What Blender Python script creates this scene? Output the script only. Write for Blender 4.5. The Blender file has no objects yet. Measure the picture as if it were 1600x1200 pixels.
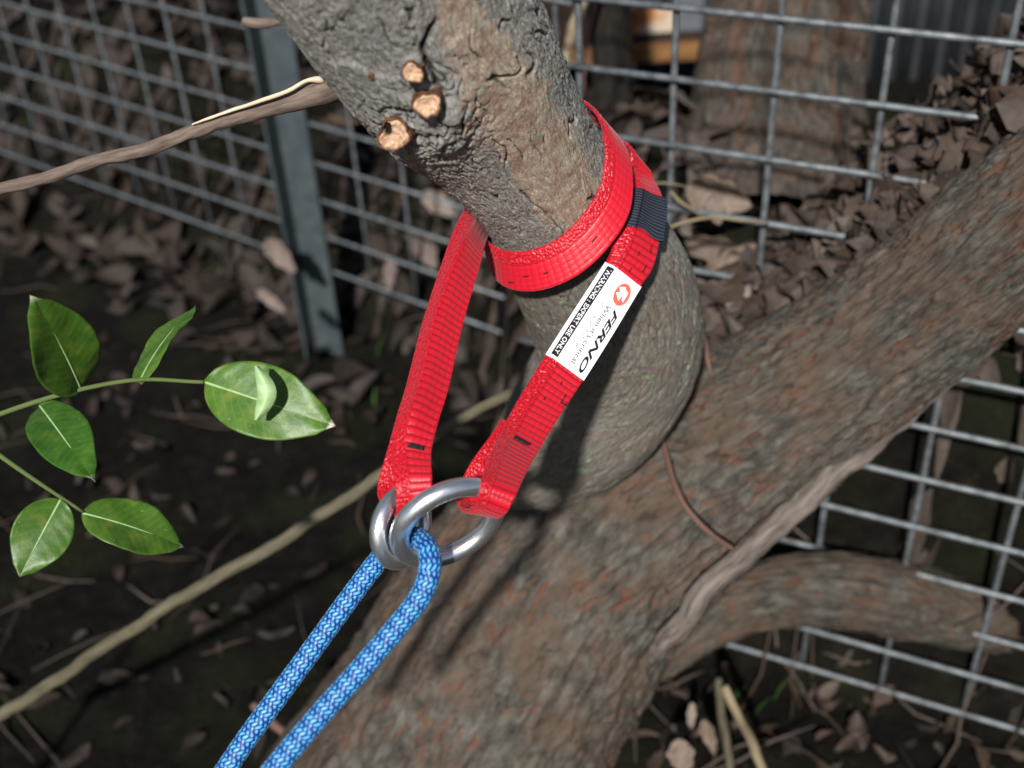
import bpy, math
import numpy as np
from mathutils import Matrix, Vector
rng = np.random.default_rng(7)
SC = bpy.context.scene
COL = SC.collection
R = math.radians

# ------------------------------------------------------------------ camera
PITCH, ROLL, FPX, CAMH = R(36.6), R(3.4), 1900.0, 1.12
_F = np.array([0, math.cos(PITCH), -math.sin(PITCH)])
_R0 = np.array([1.0, 0, 0]); _U0 = np.array([0, math.sin(PITCH), math.cos(PITCH)])
_RT = _R0*math.cos(ROLL) - _U0*math.sin(ROLL)
_UP = _U0*math.cos(ROLL) + _R0*math.sin(ROLL)
CAM = np.array([0, 0, CAMH])
M3 = np.stack([_RT, _UP, -_F], axis=1)          # columns: camera x, y, z axes
cd = bpy.data.cameras.new('camera'); cam = bpy.data.objects.new('camera', cd); COL.objects.link(cam)
mw = np.eye(4); mw[:3, :3] = M3; mw[:3, 3] = CAM
cam.matrix_world = Matrix(mw.tolist())
cd.sensor_width = 36.0; cd.lens = 36.0*FPX/1600; cd.clip_start = 0.03; cd.clip_end = 400
cd.dof.use_dof = True; cd.dof.focus_distance = 0.68; cd.dof.aperture_fstop = 5.8
SC.camera = cam

# ------------------------------------------------------------------ light
def w_dir(v):
    return M3 @ np.asarray(v, float)
SUN_OFF_X, SUN_OFF_Y = R(-9.5), R(3.0)          # the light stands just left of and above the lens
to_sun = w_dir([math.tan(SUN_OFF_X), math.tan(SUN_OFF_Y), 1.0]); to_sun /= np.linalg.norm(to_sun)
sd = bpy.data.lights.new('sun', 'SUN'); sun = bpy.data.objects.new('sun', sd); COL.objects.link(sun)
sun.rotation_euler = Vector(to_sun).to_track_quat('Z', 'Y').to_euler()
sun.location = (0, -2, 4)
sd.energy = 5.0; sd.angle = R(2.0); sd.color = (1.0, 0.965, 0.92)
wd = bpy.data.worlds.new('World'); SC.world = wd; wd.use_nodes = True
nt = wd.node_tree; bg = nt.nodes['Background']
sky = nt.nodes.new('ShaderNodeTexSky'); sky.sky_type = 'NISHITA'; sky.sun_disc = False
sky.sun_elevation = math.asin(to_sun[2]); sky.sun_rotation = math.atan2(to_sun[0], to_sun[1])
nt.links.new(sky.outputs[0], bg.inputs[0]); bg.inputs[1].default_value = 0.05
SC.view_settings.view_transform = 'Standard'; SC.view_settings.look = 'None'
SC.view_settings.gamma = 1.0; SC.view_settings.exposure = 0.2; SC.view_settings.use_curve_mapping = False
SC.cycles.use_denoising = True
SC.cycles.max_bounces = 6; SC.cycles.caustics_reflective = False; SC.cycles.caustics_refractive = False

# ------------------------------------------------------------------ helpers
def cs(px, py, d):                                # photo pixel + depth -> camera space
    return np.array([(px-800)/FPX*d, -(py-600)/FPX*d, -d])
def c2w(P):
    P = np.asarray(P, float); return P @ M3.T + CAM
def w2c(P):
    return (np.asarray(P, float)-CAM) @ M3
def at(px, py, d): return c2w(cs(px, py, d))
def at_z(px, py, z):                              # the point at height z seen at a pixel
    r = w_dir(cs(px, py, 1.0)); return CAM + r*((z-CAMH)/r[2])
def nrm(v): v = np.asarray(v, float); return v/(np.linalg.norm(v, axis=-1, keepdims=True)+1e-12)
def smooth(x): x = np.clip(x, 0, 1); return x*x*(3-2*x)

_perm = rng.permutation(4096)
_grad = nrm(rng.normal(size=(4096, 3)))
def perlin(P):
    P = np.asarray(P, float); i = np.floor(P).astype(np.int64); f = P-i
    u = f*f*f*(f*(f*6-15)+10); out = 0
    res = []
    for dx in (0, 1):
        for dy in (0, 1):
            for dz in (0, 1):
                h = _perm[(_perm[(_perm[(i[..., 0]+dx) & 4095]+i[..., 1]+dy) & 4095]+i[..., 2]+dz) & 4095]
                g = _grad[h]
                d = g[..., 0]*(f[..., 0]-dx)+g[..., 1]*(f[..., 1]-dy)+g[..., 2]*(f[..., 2]-dz)
                w = (u[..., 0] if dx else 1-u[..., 0])*(u[..., 1] if dy else 1-u[..., 1])*(u[..., 2] if dz else 1-u[..., 2])
                out = out+w*d
    return out*1.6
def fbm(P, n=4):
    a, s, o = 1.0, 0, 0
    for k in range(n):
        o = o+a*perlin(P*(2.03**k)+17.3*k); s += a; a *= .5
    return o/s
def ridge(P): return 1-np.abs(perlin(P))*2

def cr(P, n=None, step=None, ks=None):            # Catmull-Rom through rows of P, resampled evenly by length of columns 0..2
    P = np.asarray(P, float); Q = np.vstack([2*P[0]-P[1], P, 2*P[-1]-P[-2]])
    m = len(P)-1; k = 40; t = np.linspace(0, 1, k, endpoint=False)[:, None]
    out = []
    for i in range(m):
        a, b, c, d = Q[i], Q[i+1], Q[i+2], Q[i+3]
        out.append(.5*((2*b)+(-a+c)*t+(2*a-5*b+4*c-d)*t**2+(-a+3*b-3*c+d)*t**3))
    out.append(P[-1:]); out = np.vstack(out)
    L = np.r_[0, np.cumsum(np.linalg.norm(np.diff(out[:, :3], axis=0), axis=1))]
    if n is None: n = max(3, int(L[-1]/step)+1)
    s = np.linspace(0, L[-1], n)
    return np.stack([np.interp(s, L, out[:, j]) for j in range(out.shape[1])], 1), s, L[::k]
def frames(C):
    T = nrm(np.gradient(C, axis=0)); N = np.zeros_like(C)
    a = np.array([0, 0, 1.0]); a = a-T[0]*np.dot(a, T[0])
    if np.linalg.norm(a) < .1: a = np.array([1.0, 0, 0]); a = a-T[0]*np.dot(a, T[0])
    N[0] = nrm(a)
    for i in range(1, len(C)):
        v = N[i-1]-T[i]*np.dot(N[i-1], T[i]); N[i] = v/np.linalg.norm(v)
    return T, N, np.cross(T, N)

def mesh(name, V, F, mat=None, parent=None, attrs=None, uv=None, smoothed=True, cam_space=True, loc=None):
    V = np.asarray(V, float).reshape(-1, 3)
    if cam_space: V = c2w(V)
    F = np.asarray(F, np.int32)
    me = bpy.data.meshes.new(name)
    me.vertices.add(len(V)); me.vertices.foreach_set('co', V.astype(np.float32).ravel())
    k = F.shape[1]
    me.loops.add(F.size); me.loops.foreach_set('vertex_index', F.ravel())
    me.polygons.add(len(F)); me.polygons.foreach_set('loop_start', np.arange(0, F.size, k, dtype=np.int32))
    me.polygons.foreach_set('use_smooth', np.full(len(F), smoothed))
    me.update(calc_edges=True)
    for n, a in (attrs or {}).items():
        a = np.asarray(a, np.float32)
        if a.ndim == 1:
            at_ = me.attributes.new(n, 'FLOAT', 'POINT'); at_.data.foreach_set('value', a)
        else:
            at_ = me.attributes.new(n, 'FLOAT_VECTOR', 'POINT'); at_.data.foreach_set('vector', a.ravel())
    me.validate()
    o = bpy.data.objects.new(name, me); COL.objects.link(o)
    if mat: me.materials.append(mat)
    if parent: set_parent(o, parent)
    return o
def set_parent(o, p):
    o.parent = p
    o.matrix_parent_inverse = Matrix.LocRotScale(p.location, p.rotation_euler, p.scale).inverted() if p.parent is None else (
        Matrix.LocRotScale(p.parent.location, p.parent.rotation_euler, p.parent.scale) @ p.matrix_parent_inverse @ Matrix.LocRotScale(p.location, p.rotation_euler, p.scale)).inverted()
def tag(o, label=None, cat=None, group=None, kind=None):
    for k, v in (('label', label), ('category', cat), ('group', group), ('kind', kind)):
        if v: o[k] = v
    return o
def empty(name, loc, label, cat, group=None):
    o = bpy.data.objects.new(name, None); o.empty_display_size = .02; COL.objects.link(o); o.location = loc
    return tag(o, label, cat, group)
def grid_faces(n, m, wrap=False):
    i = np.arange(n-1)[:, None]; j = np.arange(m if wrap else m-1)[None, :]; j2 = (j+1) % m
    return np.stack([i*m+j, i*m+j2, (i+1)*m+j2, (i+1)*m+j], -1).reshape(-1, 4)
def grid_uvless(V): return V.reshape(-1, 3)
def tube(name, C, rad, mat, parent=None, m=12, disp=None, attrs_fn=None, cap=True, cam_space=True):
    """sweep a circle along C (n,3); rad scalar or (n,)"""
    n = len(C); rad = np.broadcast_to(np.asarray(rad, float), (n,)).copy()
    if cap: C = np.vstack([C[:1], C, C[-1:]]); rad = np.r_[1e-4, rad, 1e-4]
    T, N, B = frames(C) if not cap else frames_c(C)
    th = np.linspace(0, 2*np.pi, m, endpoint=False)
    dirs = N[:, None]*np.cos(th)[None, :, None]+B[:, None]*np.sin(th)[None, :, None]
    V = C[:, None]+dirs*rad[:, None, None]
    s = np.r_[0, np.cumsum(np.linalg.norm(np.diff(C, axis=0), axis=1))]
    bk = np.stack([np.cos(th)[None]*rad[:, None], np.sin(th)[None]*rad[:, None], np.broadcast_to(s[:, None], (len(C), m))], -1)
    att = {'bk': bk.reshape(-1, 3)}
    if disp is not None:
        d = disp(bk); V = V+dirs*d[..., None]
    return mesh(name, V, grid_faces(len(C), m, True), mat, parent, att, cam_space=cam_space)
def frames_c(C):
    T, N, B = frames(C[1:-1]); f = lambda X: np.vstack([X[:1], X, X[-1:]])
    return f(T), f(N), f(B)

# ------------------------------------------------------------------ materials
class G:
    def __init__(s, name, rough=.7, spec=.3, metal=0.0):
        s.m = bpy.data.materials.new(name); s.m.use_nodes = True; s.t = s.m.node_tree; s.b = s.t.nodes['Principled BSDF']
        s.b.inputs['Roughness'].default_value = rough; s.b.inputs['Specular IOR Level'].default_value = spec
        s.b.inputs['Metallic'].default_value = metal
    def n(s, t, **k):
        x = s.t.nodes.new(t)
        for a, v in k.items(): setattr(x, a, v)
        return x
    def l(s, a, b): s.t.links.new(a, b)
    def attr(s, name, vec=False):
        x = s.n('ShaderNodeAttribute', attribute_name=name); return x.outputs['Vector' if vec else 'Fac']
    def vec(s, src, scale):
        x = s.n('ShaderNodeVectorMath', operation='MULTIPLY'); s.l(src, x.inputs[0]); x.inputs[1].default_value = scale; return x.outputs[0]
    def obj(s): return s.n('ShaderNodeTexCoord').outputs['Object']
    def noise(s, v, scale, detail=4, rough=.55, dist=0):
        x = s.n('ShaderNodeTexNoise'); s.l(v, x.inputs['Vector']); x.inputs['Scale'].default_value = scale
        x.inputs['Detail'].default_value = detail; x.inputs['Roughness'].default_value = rough; x.inputs['Distortion'].default_value = dist
        return x.outputs['Fac']
    def voro(s, v, scale, feature='F1', out='Distance'):
        x = s.n('ShaderNodeTexVoronoi', feature=feature); s.l(v, x.inputs['Vector']); x.inputs['Scale'].default_value = scale
        return x.outputs[out]
    def ramp(s, f, stops, interp='LINEAR'):
        x = s.n('ShaderNodeValToRGB'); s.l(f, x.inputs[0]); r = x.color_ramp; r.interpolation = interp
        while len(r.elements) < len(stops): r.elements.new(.5)
        for e, (p, c) in zip(r.elements, stops):
            e.position = p; e.color = (*c, 1) if isinstance(c, tuple) else (c, c, c, 1)
        return x.outputs[0]
    def mix(s, f, a, b, mode='MIX'):
        x = s.n('ShaderNodeMix', data_type='RGBA', blend_type=mode)
        for sock, v in ((x.inputs['Factor'], f), (x.inputs['A'], a), (x.inputs['B'], b)):
            if isinstance(v, (int, float)): sock.default_value = v
            elif isinstance(v, tuple): sock.default_value = (*v, 1)
            else: s.l(v, sock)
        return x.outputs['Result']
    def math(s, op, a, b=0.0):
        x = s.n('ShaderNodeMath', operation=op)
        for i, v in enumerate((a, b)):
            if isinstance(v, (int, float)): x.inputs[i].default_value = v
            else: s.l(v, x.inputs[i])
        return x.outputs[0]
    def col(s, c):
        if isinstance(c, tuple): s.b.inputs['Base Color'].default_value = (*c, 1)
        else: s.l(c, s.b.inputs['Base Color'])
        return s
    def bump(s, h, strength, dist):
        x = s.n('ShaderNodeBump'); s.l(h, x.inputs['Height']); x.inputs['Strength'].default_value = strength
        x.inputs['Distance'].default_value = dist; s.l(x.outputs[0], s.b.inputs['Normal']); return s

# bark of the clamped limb: grey weathered flakes, tan smooth patches, pale green lichen
g = G('limb_bark', .82, .2)
bk = g.attr('bk', True); st = g.vec(bk, (1, 1, .28))
fine = g.noise(st, 1100, 6, .75); mid = g.noise(st, 420, 8, .75, .3)
grey = g.ramp(mid, [(.27, (.09, .084, .075)), (.40, (.26, .248, .22)), (.56, (.38, .362, .325)), (.74, (.58, .555, .5))])
grey = g.mix(g.ramp(fine, [(.3, 1.0), (.5, 0.0)]), grey, (.07, .062, .055))
tan = g.ramp(g.noise(st, 420, 6, .7), [(.3, (.3, .225, .165)), (.48, (.5, .4, .305)), (.7, (.64, .55, .45))])
pink = g.ramp(g.noise(bk, 110, 3), [(.48, 0.0), (.62, 1.0)])
tan = g.mix(g.math('MULTIPLY', pink, .6), tan, (.34, .19, .135))
pm = g.math('ADD', g.attr('patch'), g.math('MULTIPLY', g.math('SUBTRACT', g.noise(bk, 150, 4), .5), 1.6))
grey = g.mix(g.ramp(g.noise(g.vec(bk, (1, 1, .45)), 1500, 4, .8), [(.56, 0.0), (.66, .8)]), grey, (.56, .54, .48))
tan = g.mix(g.ramp(g.noise(g.vec(bk, (1, 1, .45)), 1300, 4, .8), [(.36, .8), (.46, 0.0)]), tan, (.12, .09, .07))
dk = g.ramp(g.noise(g.vec(bk, (1, 1, .22)), 640, 7, .8, .4), [(.36, .85), (.45, 0.0)])
grey = g.mix(dk, grey, (.075, .07, .062))
lt = g.ramp(g.noise(g.vec(bk, (1, 1, .18)), 820, 5, .75, .5), [(.58, 0.0), (.66, .75)])
grey = g.mix(lt, grey, (.62, .6, .55))
tan = g.mix(g.math('MULTIPLY', dk, .6), tan, (.16, .12, .09))
base = g.mix(g.ramp(pm, [(.42, 0.0), (.58, 1.0)]), grey, tan)
base = g.mix(g.math('MULTIPLY', g.attr('dark'), .4), base, (.17, .172, .175))
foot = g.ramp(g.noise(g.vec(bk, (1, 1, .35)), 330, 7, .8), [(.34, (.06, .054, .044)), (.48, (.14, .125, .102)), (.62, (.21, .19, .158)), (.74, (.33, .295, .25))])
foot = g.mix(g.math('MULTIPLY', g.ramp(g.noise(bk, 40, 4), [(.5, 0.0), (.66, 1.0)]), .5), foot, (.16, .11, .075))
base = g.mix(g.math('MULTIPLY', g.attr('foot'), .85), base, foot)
base = g.mix(g.attr('crack'), base, (.035, .028, .022))
li = g.math('MULTIPLY', g.ramp(g.noise(bk, 120, 2, .5), [(.66, 0.0), (.69, 1.0)]), g.attr('lichen'))
li = g.math('MULTIPLY', li, g.ramp(g.noise(bk, 700, 3), [(.4, 0.0), (.5, 1.0)]))
base = g.mix(li, base, (.22, .42, .25))
g.col(base)
hh = g.math('ADD', g.math('MULTIPLY', mid, 1.0), g.math('MULTIPLY', fine, .6))
g.bump(hh, 1.0, .0013)
M_LIMB = g.m
# lower trunk: grey green bark with rust red fissures
def trunk_mat(name, k=1.0, fis=1.0):
    g = G(name, .85, .15)
    bk = g.attr('bk', True); st = g.vec(bk, (1, 1, .4))
    a = g.noise(st, 120, 6, .7, .2)
    c = g.ramp(a, [(.3, (.04*k, .036*k, .03*k)), (.48, (.12*k, .113*k, .094*k)), (.62, (.21*k, .2*k, .172*k)), (.76, (.34*k, .315*k, .275*k))])
    br = g.ramp(g.noise(bk, 22, 3), [(.38, 0.0), (.6, 1.0)])
    c = g.mix(g.math('MULTIPLY', br, .6), c, (.19*k, .122*k, .085*k))
    f = g.math('MULTIPLY', g.attr('fissure'), fis)
    c = g.mix(g.math('MULTIPLY', f, .8), c, (.23*k, .095*k, .055*k))
    c = g.mix(g.attr('foot_shade'), c, (.03, .027, .02))  # bark darkened near the ground, standing in for light falloff and shade
    c = g.mix(g.attr('crack'), c, (.025, .02, .016))
    g.col(c); g.bump(g.math('ADD', a, g.noise(st, 500, 4, .7)), .8, .002)
    return g.m
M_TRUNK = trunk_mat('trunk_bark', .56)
M_TRUNK_FAR = trunk_mat('far_trunk_bark', .5, .6)
M_TRUNK_DARK = trunk_mat('dark_trunk_bark', .12, .0)

# sling webbing
g = G('red_webbing', .38, .5)
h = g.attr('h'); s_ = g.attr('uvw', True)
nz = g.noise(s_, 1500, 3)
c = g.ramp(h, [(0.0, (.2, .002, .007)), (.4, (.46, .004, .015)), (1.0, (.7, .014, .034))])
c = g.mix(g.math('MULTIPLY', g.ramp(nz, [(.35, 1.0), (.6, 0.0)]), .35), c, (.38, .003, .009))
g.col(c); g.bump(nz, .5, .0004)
g.b.inputs['Sheen Weight'].default_value = .15; g.b.inputs['Sheen Roughness'].default_value = .4
M_RED = g.m
g = G('black_webbing', .6, .3); nz = g.noise(g.attr('uvw', True), 1500, 2)
c = g.ramp(g.attr('h'), [(0.0, (.004, .005, .008)), (.5, (.018, .022, .032)), (1.0, (.075, .09, .12))]); g.col(c); g.bump(nz, .5, .0003); M_BLACKWEB = g.m
g = G('black_thread', .6, .3); g.col((.008, .007, .01)); M_THREAD = g.m
g = G('white_label', .45, .4); g.col(g.ramp(g.noise(g.obj(), 300, 2), [(.3, (.78, .80, .80)), (.7, (.86, .87, .87))])); M_LABEL = g.m
g = G('black_ink', .5, .3); g.col((.012, .014, .02)); M_INK = g.m
g = G('grey_ink', .5, .3); g.col((.16, .2, .24)); M_GREYINK = g.m
g = G('white_ink', .5, .3); g.col((.82, .83, .83)); M_WHITEINK = g.m
g = G('red_ink', .5, .3); g.col((.82, .13, .09)); M_REDINK = g.m
g = G('pale_blue_ink', .5, .3); g.col((.42, .55, .66)); M_BLUEINK = g.m
g = G('pale_red_ink', .5, .3); g.col((.85, .42, .42)); M_PINKINK = g.m
# steel
g = G('zinc_steel', .4, .5, .94)
o = g.attr('bk', True); nz = g.noise(g.vec(o, (1, 1, .25)), 1400, 3)
g.col(g.ramp(nz, [(.3, (.84, .87, .9)), (.7, (.95, .96, .98))]))
g.l(g.ramp(nz, [(.3, .35), (.7, .25)]), g.b.inputs['Roughness']); g.bump(nz, .25, .0002)
M_STEEL = g.m
# rope
g = G('blue_rope_sheath', .42, .5)
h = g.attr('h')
c = g.ramp(h, [(0.0, (.001, .005, .06)), (.45, (.003, .03, .2)), (.63, (.006, .1, .38)), (.8, (.05, .33, .64)), (1.0, (.2, .6, .82))])  # blue yarns; highlights on raised strands and shade in gaps painted by height
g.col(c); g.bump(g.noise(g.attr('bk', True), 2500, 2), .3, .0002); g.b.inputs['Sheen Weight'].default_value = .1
M_ROPE = g.m
# galvanised fence
g = G('galvanised_wire', .5, .4, .35); o = g.obj()
g.col(g.ramp(g.noise(o, 90, 4), [(.28, (.07, .066, .062)), (.42, (.115, .13, .138)), (.7, (.22, .24, .25))])); g.bump(g.noise(o, 900, 3), .4, .0004); M_WIRE = g.m
g = G('galvanised_post', .55, .4, .2); o = g.obj()
g.col(g.ramp(g.noise(o, 35, 5), [(.3, (.045, .06, .068)), (.7, (.08, .1, .108))])); M_POST = g.m
# wood and plants
g = G('cut_wood', .7, .3); o = g.attr('bk', True)
rings = g.noise(o, 700, 5, .7); big = g.noise(o, 220, 3)
c = g.ramp(rings, [(.3, (.36, .2, .11)), (.5, (.66, .43, .27)), (.75, (.85, .67, .5))])
c = g.mix(g.math('MULTIPLY', g.ramp(big, [(.5, 0.0), (.68, 1.0)]), .7), c, (.34, .16, .08))
c = g.mix(g.attr('rot'), c, (.012, .009, .008)); g.col(c); g.bump(g.math('ADD', rings, big), 1.0, .0012); M_CUT = g.m
g = G('cut_rim_bark', .8, .2); o = g.attr('bk', True)
g.col(g.ramp(g.noise(o, 500, 4), [(.35, (.035, .02, .013)), (.65, (.2, .09, .045))])); g.bump(g.noise(o, 900, 4), .8, .0008); M_RIM = g.m
def stem_mat(name, a, b, sc=150):
    g = G(name, .75, .25); v = g.attr('bk', True); n1 = g.noise(g.vec(v, (1, 1, .15)), sc, 5, .6)
    g.col(g.ramp(n1, [(.3, a), (.7, b)])); g.bump(n1, .5, .0006); return g.m
M_TWIG = stem_mat('brown_twig', (.09, .062, .048), (.22, .17, .14), 500)
M_TORN = stem_mat('torn_wood', (.55, .42, .28), (.78, .68, .52), 300)
M_PALESTEM = stem_mat('pale_stem', (.055, .048, .028), (.13, .115, .075), 260)
M_ROOT = stem_mat('root_bark', (.05, .038, .03), (.22, .185, .16), 200)
M_THINTWIG = stem_mat('thin_twig', (.09, .05, .038), (.17, .1, .075))
M_STRAW = stem_mat('straw', (.13, .1, .055), (.3, .25, .16), 200)
g = G('green_leaf', .42, .35)
o = g.attr('bk', True)
c = g.ramp(g.noise(o, 90, 4), [(.3, (.028, .085, .010)), (.55, (.05, .125, .016)), (.75, (.11, .15, .025))])
c = g.mix(g.ramp(g.noise(o, 260, 2), [(.72, 0.0), (.76, 1.0)]), c, (.3, .28, .12))
sp = g.n('ShaderNodeSeparateXYZ'); g.l(o, sp.inputs[0]); ay = g.math('ABSOLUTE', sp.outputs[1])
vn = g.math('POWER', g.math('ABSOLUTE', g.math('SINE', g.math('MULTIPLY', g.math('ADD', g.math('SUBTRACT', sp.outputs[0], g.math('MULTIPLY', ay, .75)), g.math('MULTIPLY', g.noise(o, 60, 3), .006)), 620.))), 14.)
c = g.mix(g.math('MULTIPLY', vn, .10), c, (.2, .3, .1))
oi = g.n('ShaderNodeObjectInfo').outputs['Random']
c = g.mix(.65, c, g.ramp(oi, [(0.0, (.6, .75, .5)), (.5, (1.0, .9, .6)), (1.0, (1.5, 1.25, 1.0))]), 'MULTIPLY')
c = g.mix(g.ramp(g.noise(o, 900, 3), [(.68, 0.0), (.72, .7)]), c, (.12, .07, .03))
c = g.mix(g.attr('tip'), c, (.6, .55, .45)); g.col(c); g.bump(g.noise(o, 240, 3), .3, .0008)
g.b.inputs['Subsurface Weight'].default_value = 0.0; M_LEAF = g.m
g = G('pale_leaf_underside', .5, .4); g.col(g.ramp(g.noise(g.attr('bk', True), 120, 4), [(.3, (.22, .36, .12)), (.7, (.4, .56, .3))])); M_LEAFUNDER = g.m
def dry_mat(name, cols):
    g = G(name, .7, .3); v = g.attr('tone'); p = g.obj()
    c = g.ramp(v, [(i/(len(cols)-1), c) for i, c in enumerate(cols)])
    n1 = g.noise(p, 130, 4); c = g.mix(.55, c, g.ramp(n1, [(.25, .15), (.75, .95)]), 'MULTIPLY'); g.col(c); g.bump(n1, .4, .001); return g.m
DRYC = [(.05, .04, .032), (.14, .105, .08), (.2, .145, .12), (.12, .07, .045), (.24, .185, .145), (.16, .12, .11), (.3, .245, .2)]
M_DRY = dry_mat('dead_leaf', DRYC)
M_LITTER_SHADED = dry_mat('shaded_litter', [tuple(x*.22 for x in c) for c in DRYC])  # darker copy of leaf_litter: weaker light on the left put into the colour
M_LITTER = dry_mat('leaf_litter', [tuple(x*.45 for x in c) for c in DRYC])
g = G('soil', .95, .1); o = g.obj(); n1 = g.noise(o, 45, 8, .7); n2 = g.noise(o, 7, 3)
c = g.ramp(n1, [(.3, (.0035, .003, .0024)), (.55, (.008, .007, .0055)), (.75, (.024, .02, .015))])
c = g.mix(g.math('MULTIPLY', g.ramp(n2, [(.5, 0.0), (.7, 1.0)]), .5), c, (.02, .026, .01)); g.col(c); g.bump(n1, 1.0, .012); M_SOIL = g.m
g = G('grass_green', .6, .3); g.col((.05, .13, .02)); M_GRASS = g.m
# shed
g = G('rusty_sheet', .6, .3); o = g.obj(); sx = g.n('ShaderNodeSeparateXYZ'); g.l(o, sx.inputs[0]); n1 = g.math('ADD', g.math('MULTIPLY', sx.outputs[0], 3.2), g.noise(o, 14, 4))
g.col(g.ramp(n1, [(.3, (.24, .07, .025)), (.46, (.42, .17, .06)), (.58, (.5, .42, .32))])); M_RUST = g.m
g = G('grey_sheet', .5, .4); o = g.obj(); g.col(g.ramp(g.noise(o, 6, 4), [(.3, (.07, .08, .09)), (.7, (.15, .165, .185))])); M_SHEET = g.m
g = G('orange_plank', .7, .2); o = g.obj(); g.col(g.ramp(g.noise(g.vec(o, (.2, 1, 1)), 60, 4), [(.3, (.12, .055, .018)), (.7, (.25, .13, .05))])); M_PLANK = g.m
g = G('dark_beam', .8, .2); g.col(g.ramp(g.noise(g.obj(), 30, 4), [(.3, (.012, .008, .007)), (.7, (.035, .02, .015))])); M_BEAM = g.m
g = G('terracotta', .8, .2); g.col(g.ramp(g.noise(g.obj(), 60, 4), [(.3, (.22, .1, .07)), (.7, (.36, .18, .13))])); M_BRICK = g.m

# ------------------------------------------------------------------ ground
FR0 = at(1050, 140, 1.05)[:2]                      # the right fence panel passes here
def vp_dir(x, y):
    d = w_dir(cs(x, y, 1.0)); d[2] = 0; return nrm(d)[:2]
dR = vp_dir(-4747, -811-230); dL = vp_dir(-2700, -811-180)
def on_line(P, d, px, py):                        # vertical plane through P along d, hit by a pixel ray
    r = w_dir(cs(px, py, 1.0)); nn = np.array([-d[1], d[0]])
    t = np.dot(nn, P-CAM[:2])/np.dot(nn, r[:2]); return CAM + r*t
FL0 = at(560, 330, 1.78)[:2]
cR = on_line(FR0, dR, 790, 150)[:2]; cL = on_line(FL0, dL, 735, 330)[:2]
eR = FR0-dR*1.6; eL = FL0+dL*2.4
FENCE = [eR, cR, cL, eL]
def fence_y(x):
    p = sorted([(q[0], q[1]) for q in FENCE]); xs = [a for a, _ in p]; ys = [b for _, b in p]
    y = np.interp(x, xs, ys)
    y = np.where(x < xs[0], ys[0]+(x-xs[0])*(ys[1]-ys[0])/(xs[1]-xs[0]), y)
    return y
def ground_z(x, y):
    x = np.asarray(x, float); y = np.asarray(y, float)
    s = y-fence_y(x); wr = smooth((x+.04)/.14)
    zr = .42*smooth((s+.0)/.10)*(1-.85*smooth((s-.36)/.35)) + .08*smooth((s-.1)/.2)*(1-smooth((s-.36)/.25))
    zl = .30*smooth((s-.03)/.45)+1.1*smooth((s-.75)/1.4)
    z = zl*(1-wr)+zr*wr
    P = np.stack([x, y, np.zeros_like(x)], -1)
    z = z+.022*fbm(P*7, 3)+.010*fbm(P*31, 2)
    return z
gx = np.r_[-150, -60, -25, -10, -5, np.arange(-2.6, 2.6, .02), 5, 10, 25, 60, 150]
gy = np.r_[-150, -60, -20, -6, -2, -.5, np.arange(.2, 5, .02), 6, 9, 15, 30, 60, 160]
X, Y = np.meshgrid(gx, gy, indexing='ij')
V = np.stack([X, Y, ground_z(X, Y)], -1)
tag(mesh('ground', V, grid_faces(len(gx), len(gy)), M_SOIL, cam_space=False), kind='structure')

# ------------------------------------------------------------------ the tree: trunk, limb, stubs
tree_base = c2w(cs(700, 1190, 1.16)); tree_base[2] = 0
tree = empty('tree', tree_base, 'big grey tree in front, its limb wrapped by the red sling above a wide trunk', 'tree')
def swept(ctrl, n_len, m, dispf, th_power=None):
    P = np.array([np.r_[cs(a, b, d), r] for a, b, d, r in ctrl]); Q, s, ks = cr(P, step=n_len)
    C = Q[:, :3]; rad = Q[:, 3]
    for _ in range(30): rad[1:-1] = (rad[:-2]+rad[2:]+rad[1:-1]*2)/4
    T, N, B = frames(C)
    # theta = 0 faces the viewer
    e = -nrm(C); e = nrm(e-T*np.sum(e*T, 1, keepdims=True)); b = np.cross(T, e)
    u = np.linspace(-1, 1, m, endpoint=False); th = np.pi*(u*.72+.28*u**3)
    dirs = e[:, None]*np.cos(th)[None, :, None]+b[:, None]*np.sin(th)[None, :, None]
    V = C[:, None]+dirs*rad[:, None, None]
    bk = np.stack([np.cos(th)[None]*rad.mean()+0*rad[:, None], np.sin(th)[None]*rad.mean()+0*rad[:, None], np.broadcast_to(s[:, None], (len(C), m))], -1)
    V2, att = dispf(V, dirs, bk, C, T)
    att['bk'] = bk.reshape(-1, 3)
    # close the ends
    Vf = V2.reshape(-1, 3); F = grid_faces(len(C), m, True)
    return Vf, F, {k: np.asarray(v).reshape(len(C)*m, -1).squeeze() for k, v in att.items()}, dict(C=C, T=T, rad=rad, V=V2, dirs=dirs)

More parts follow.
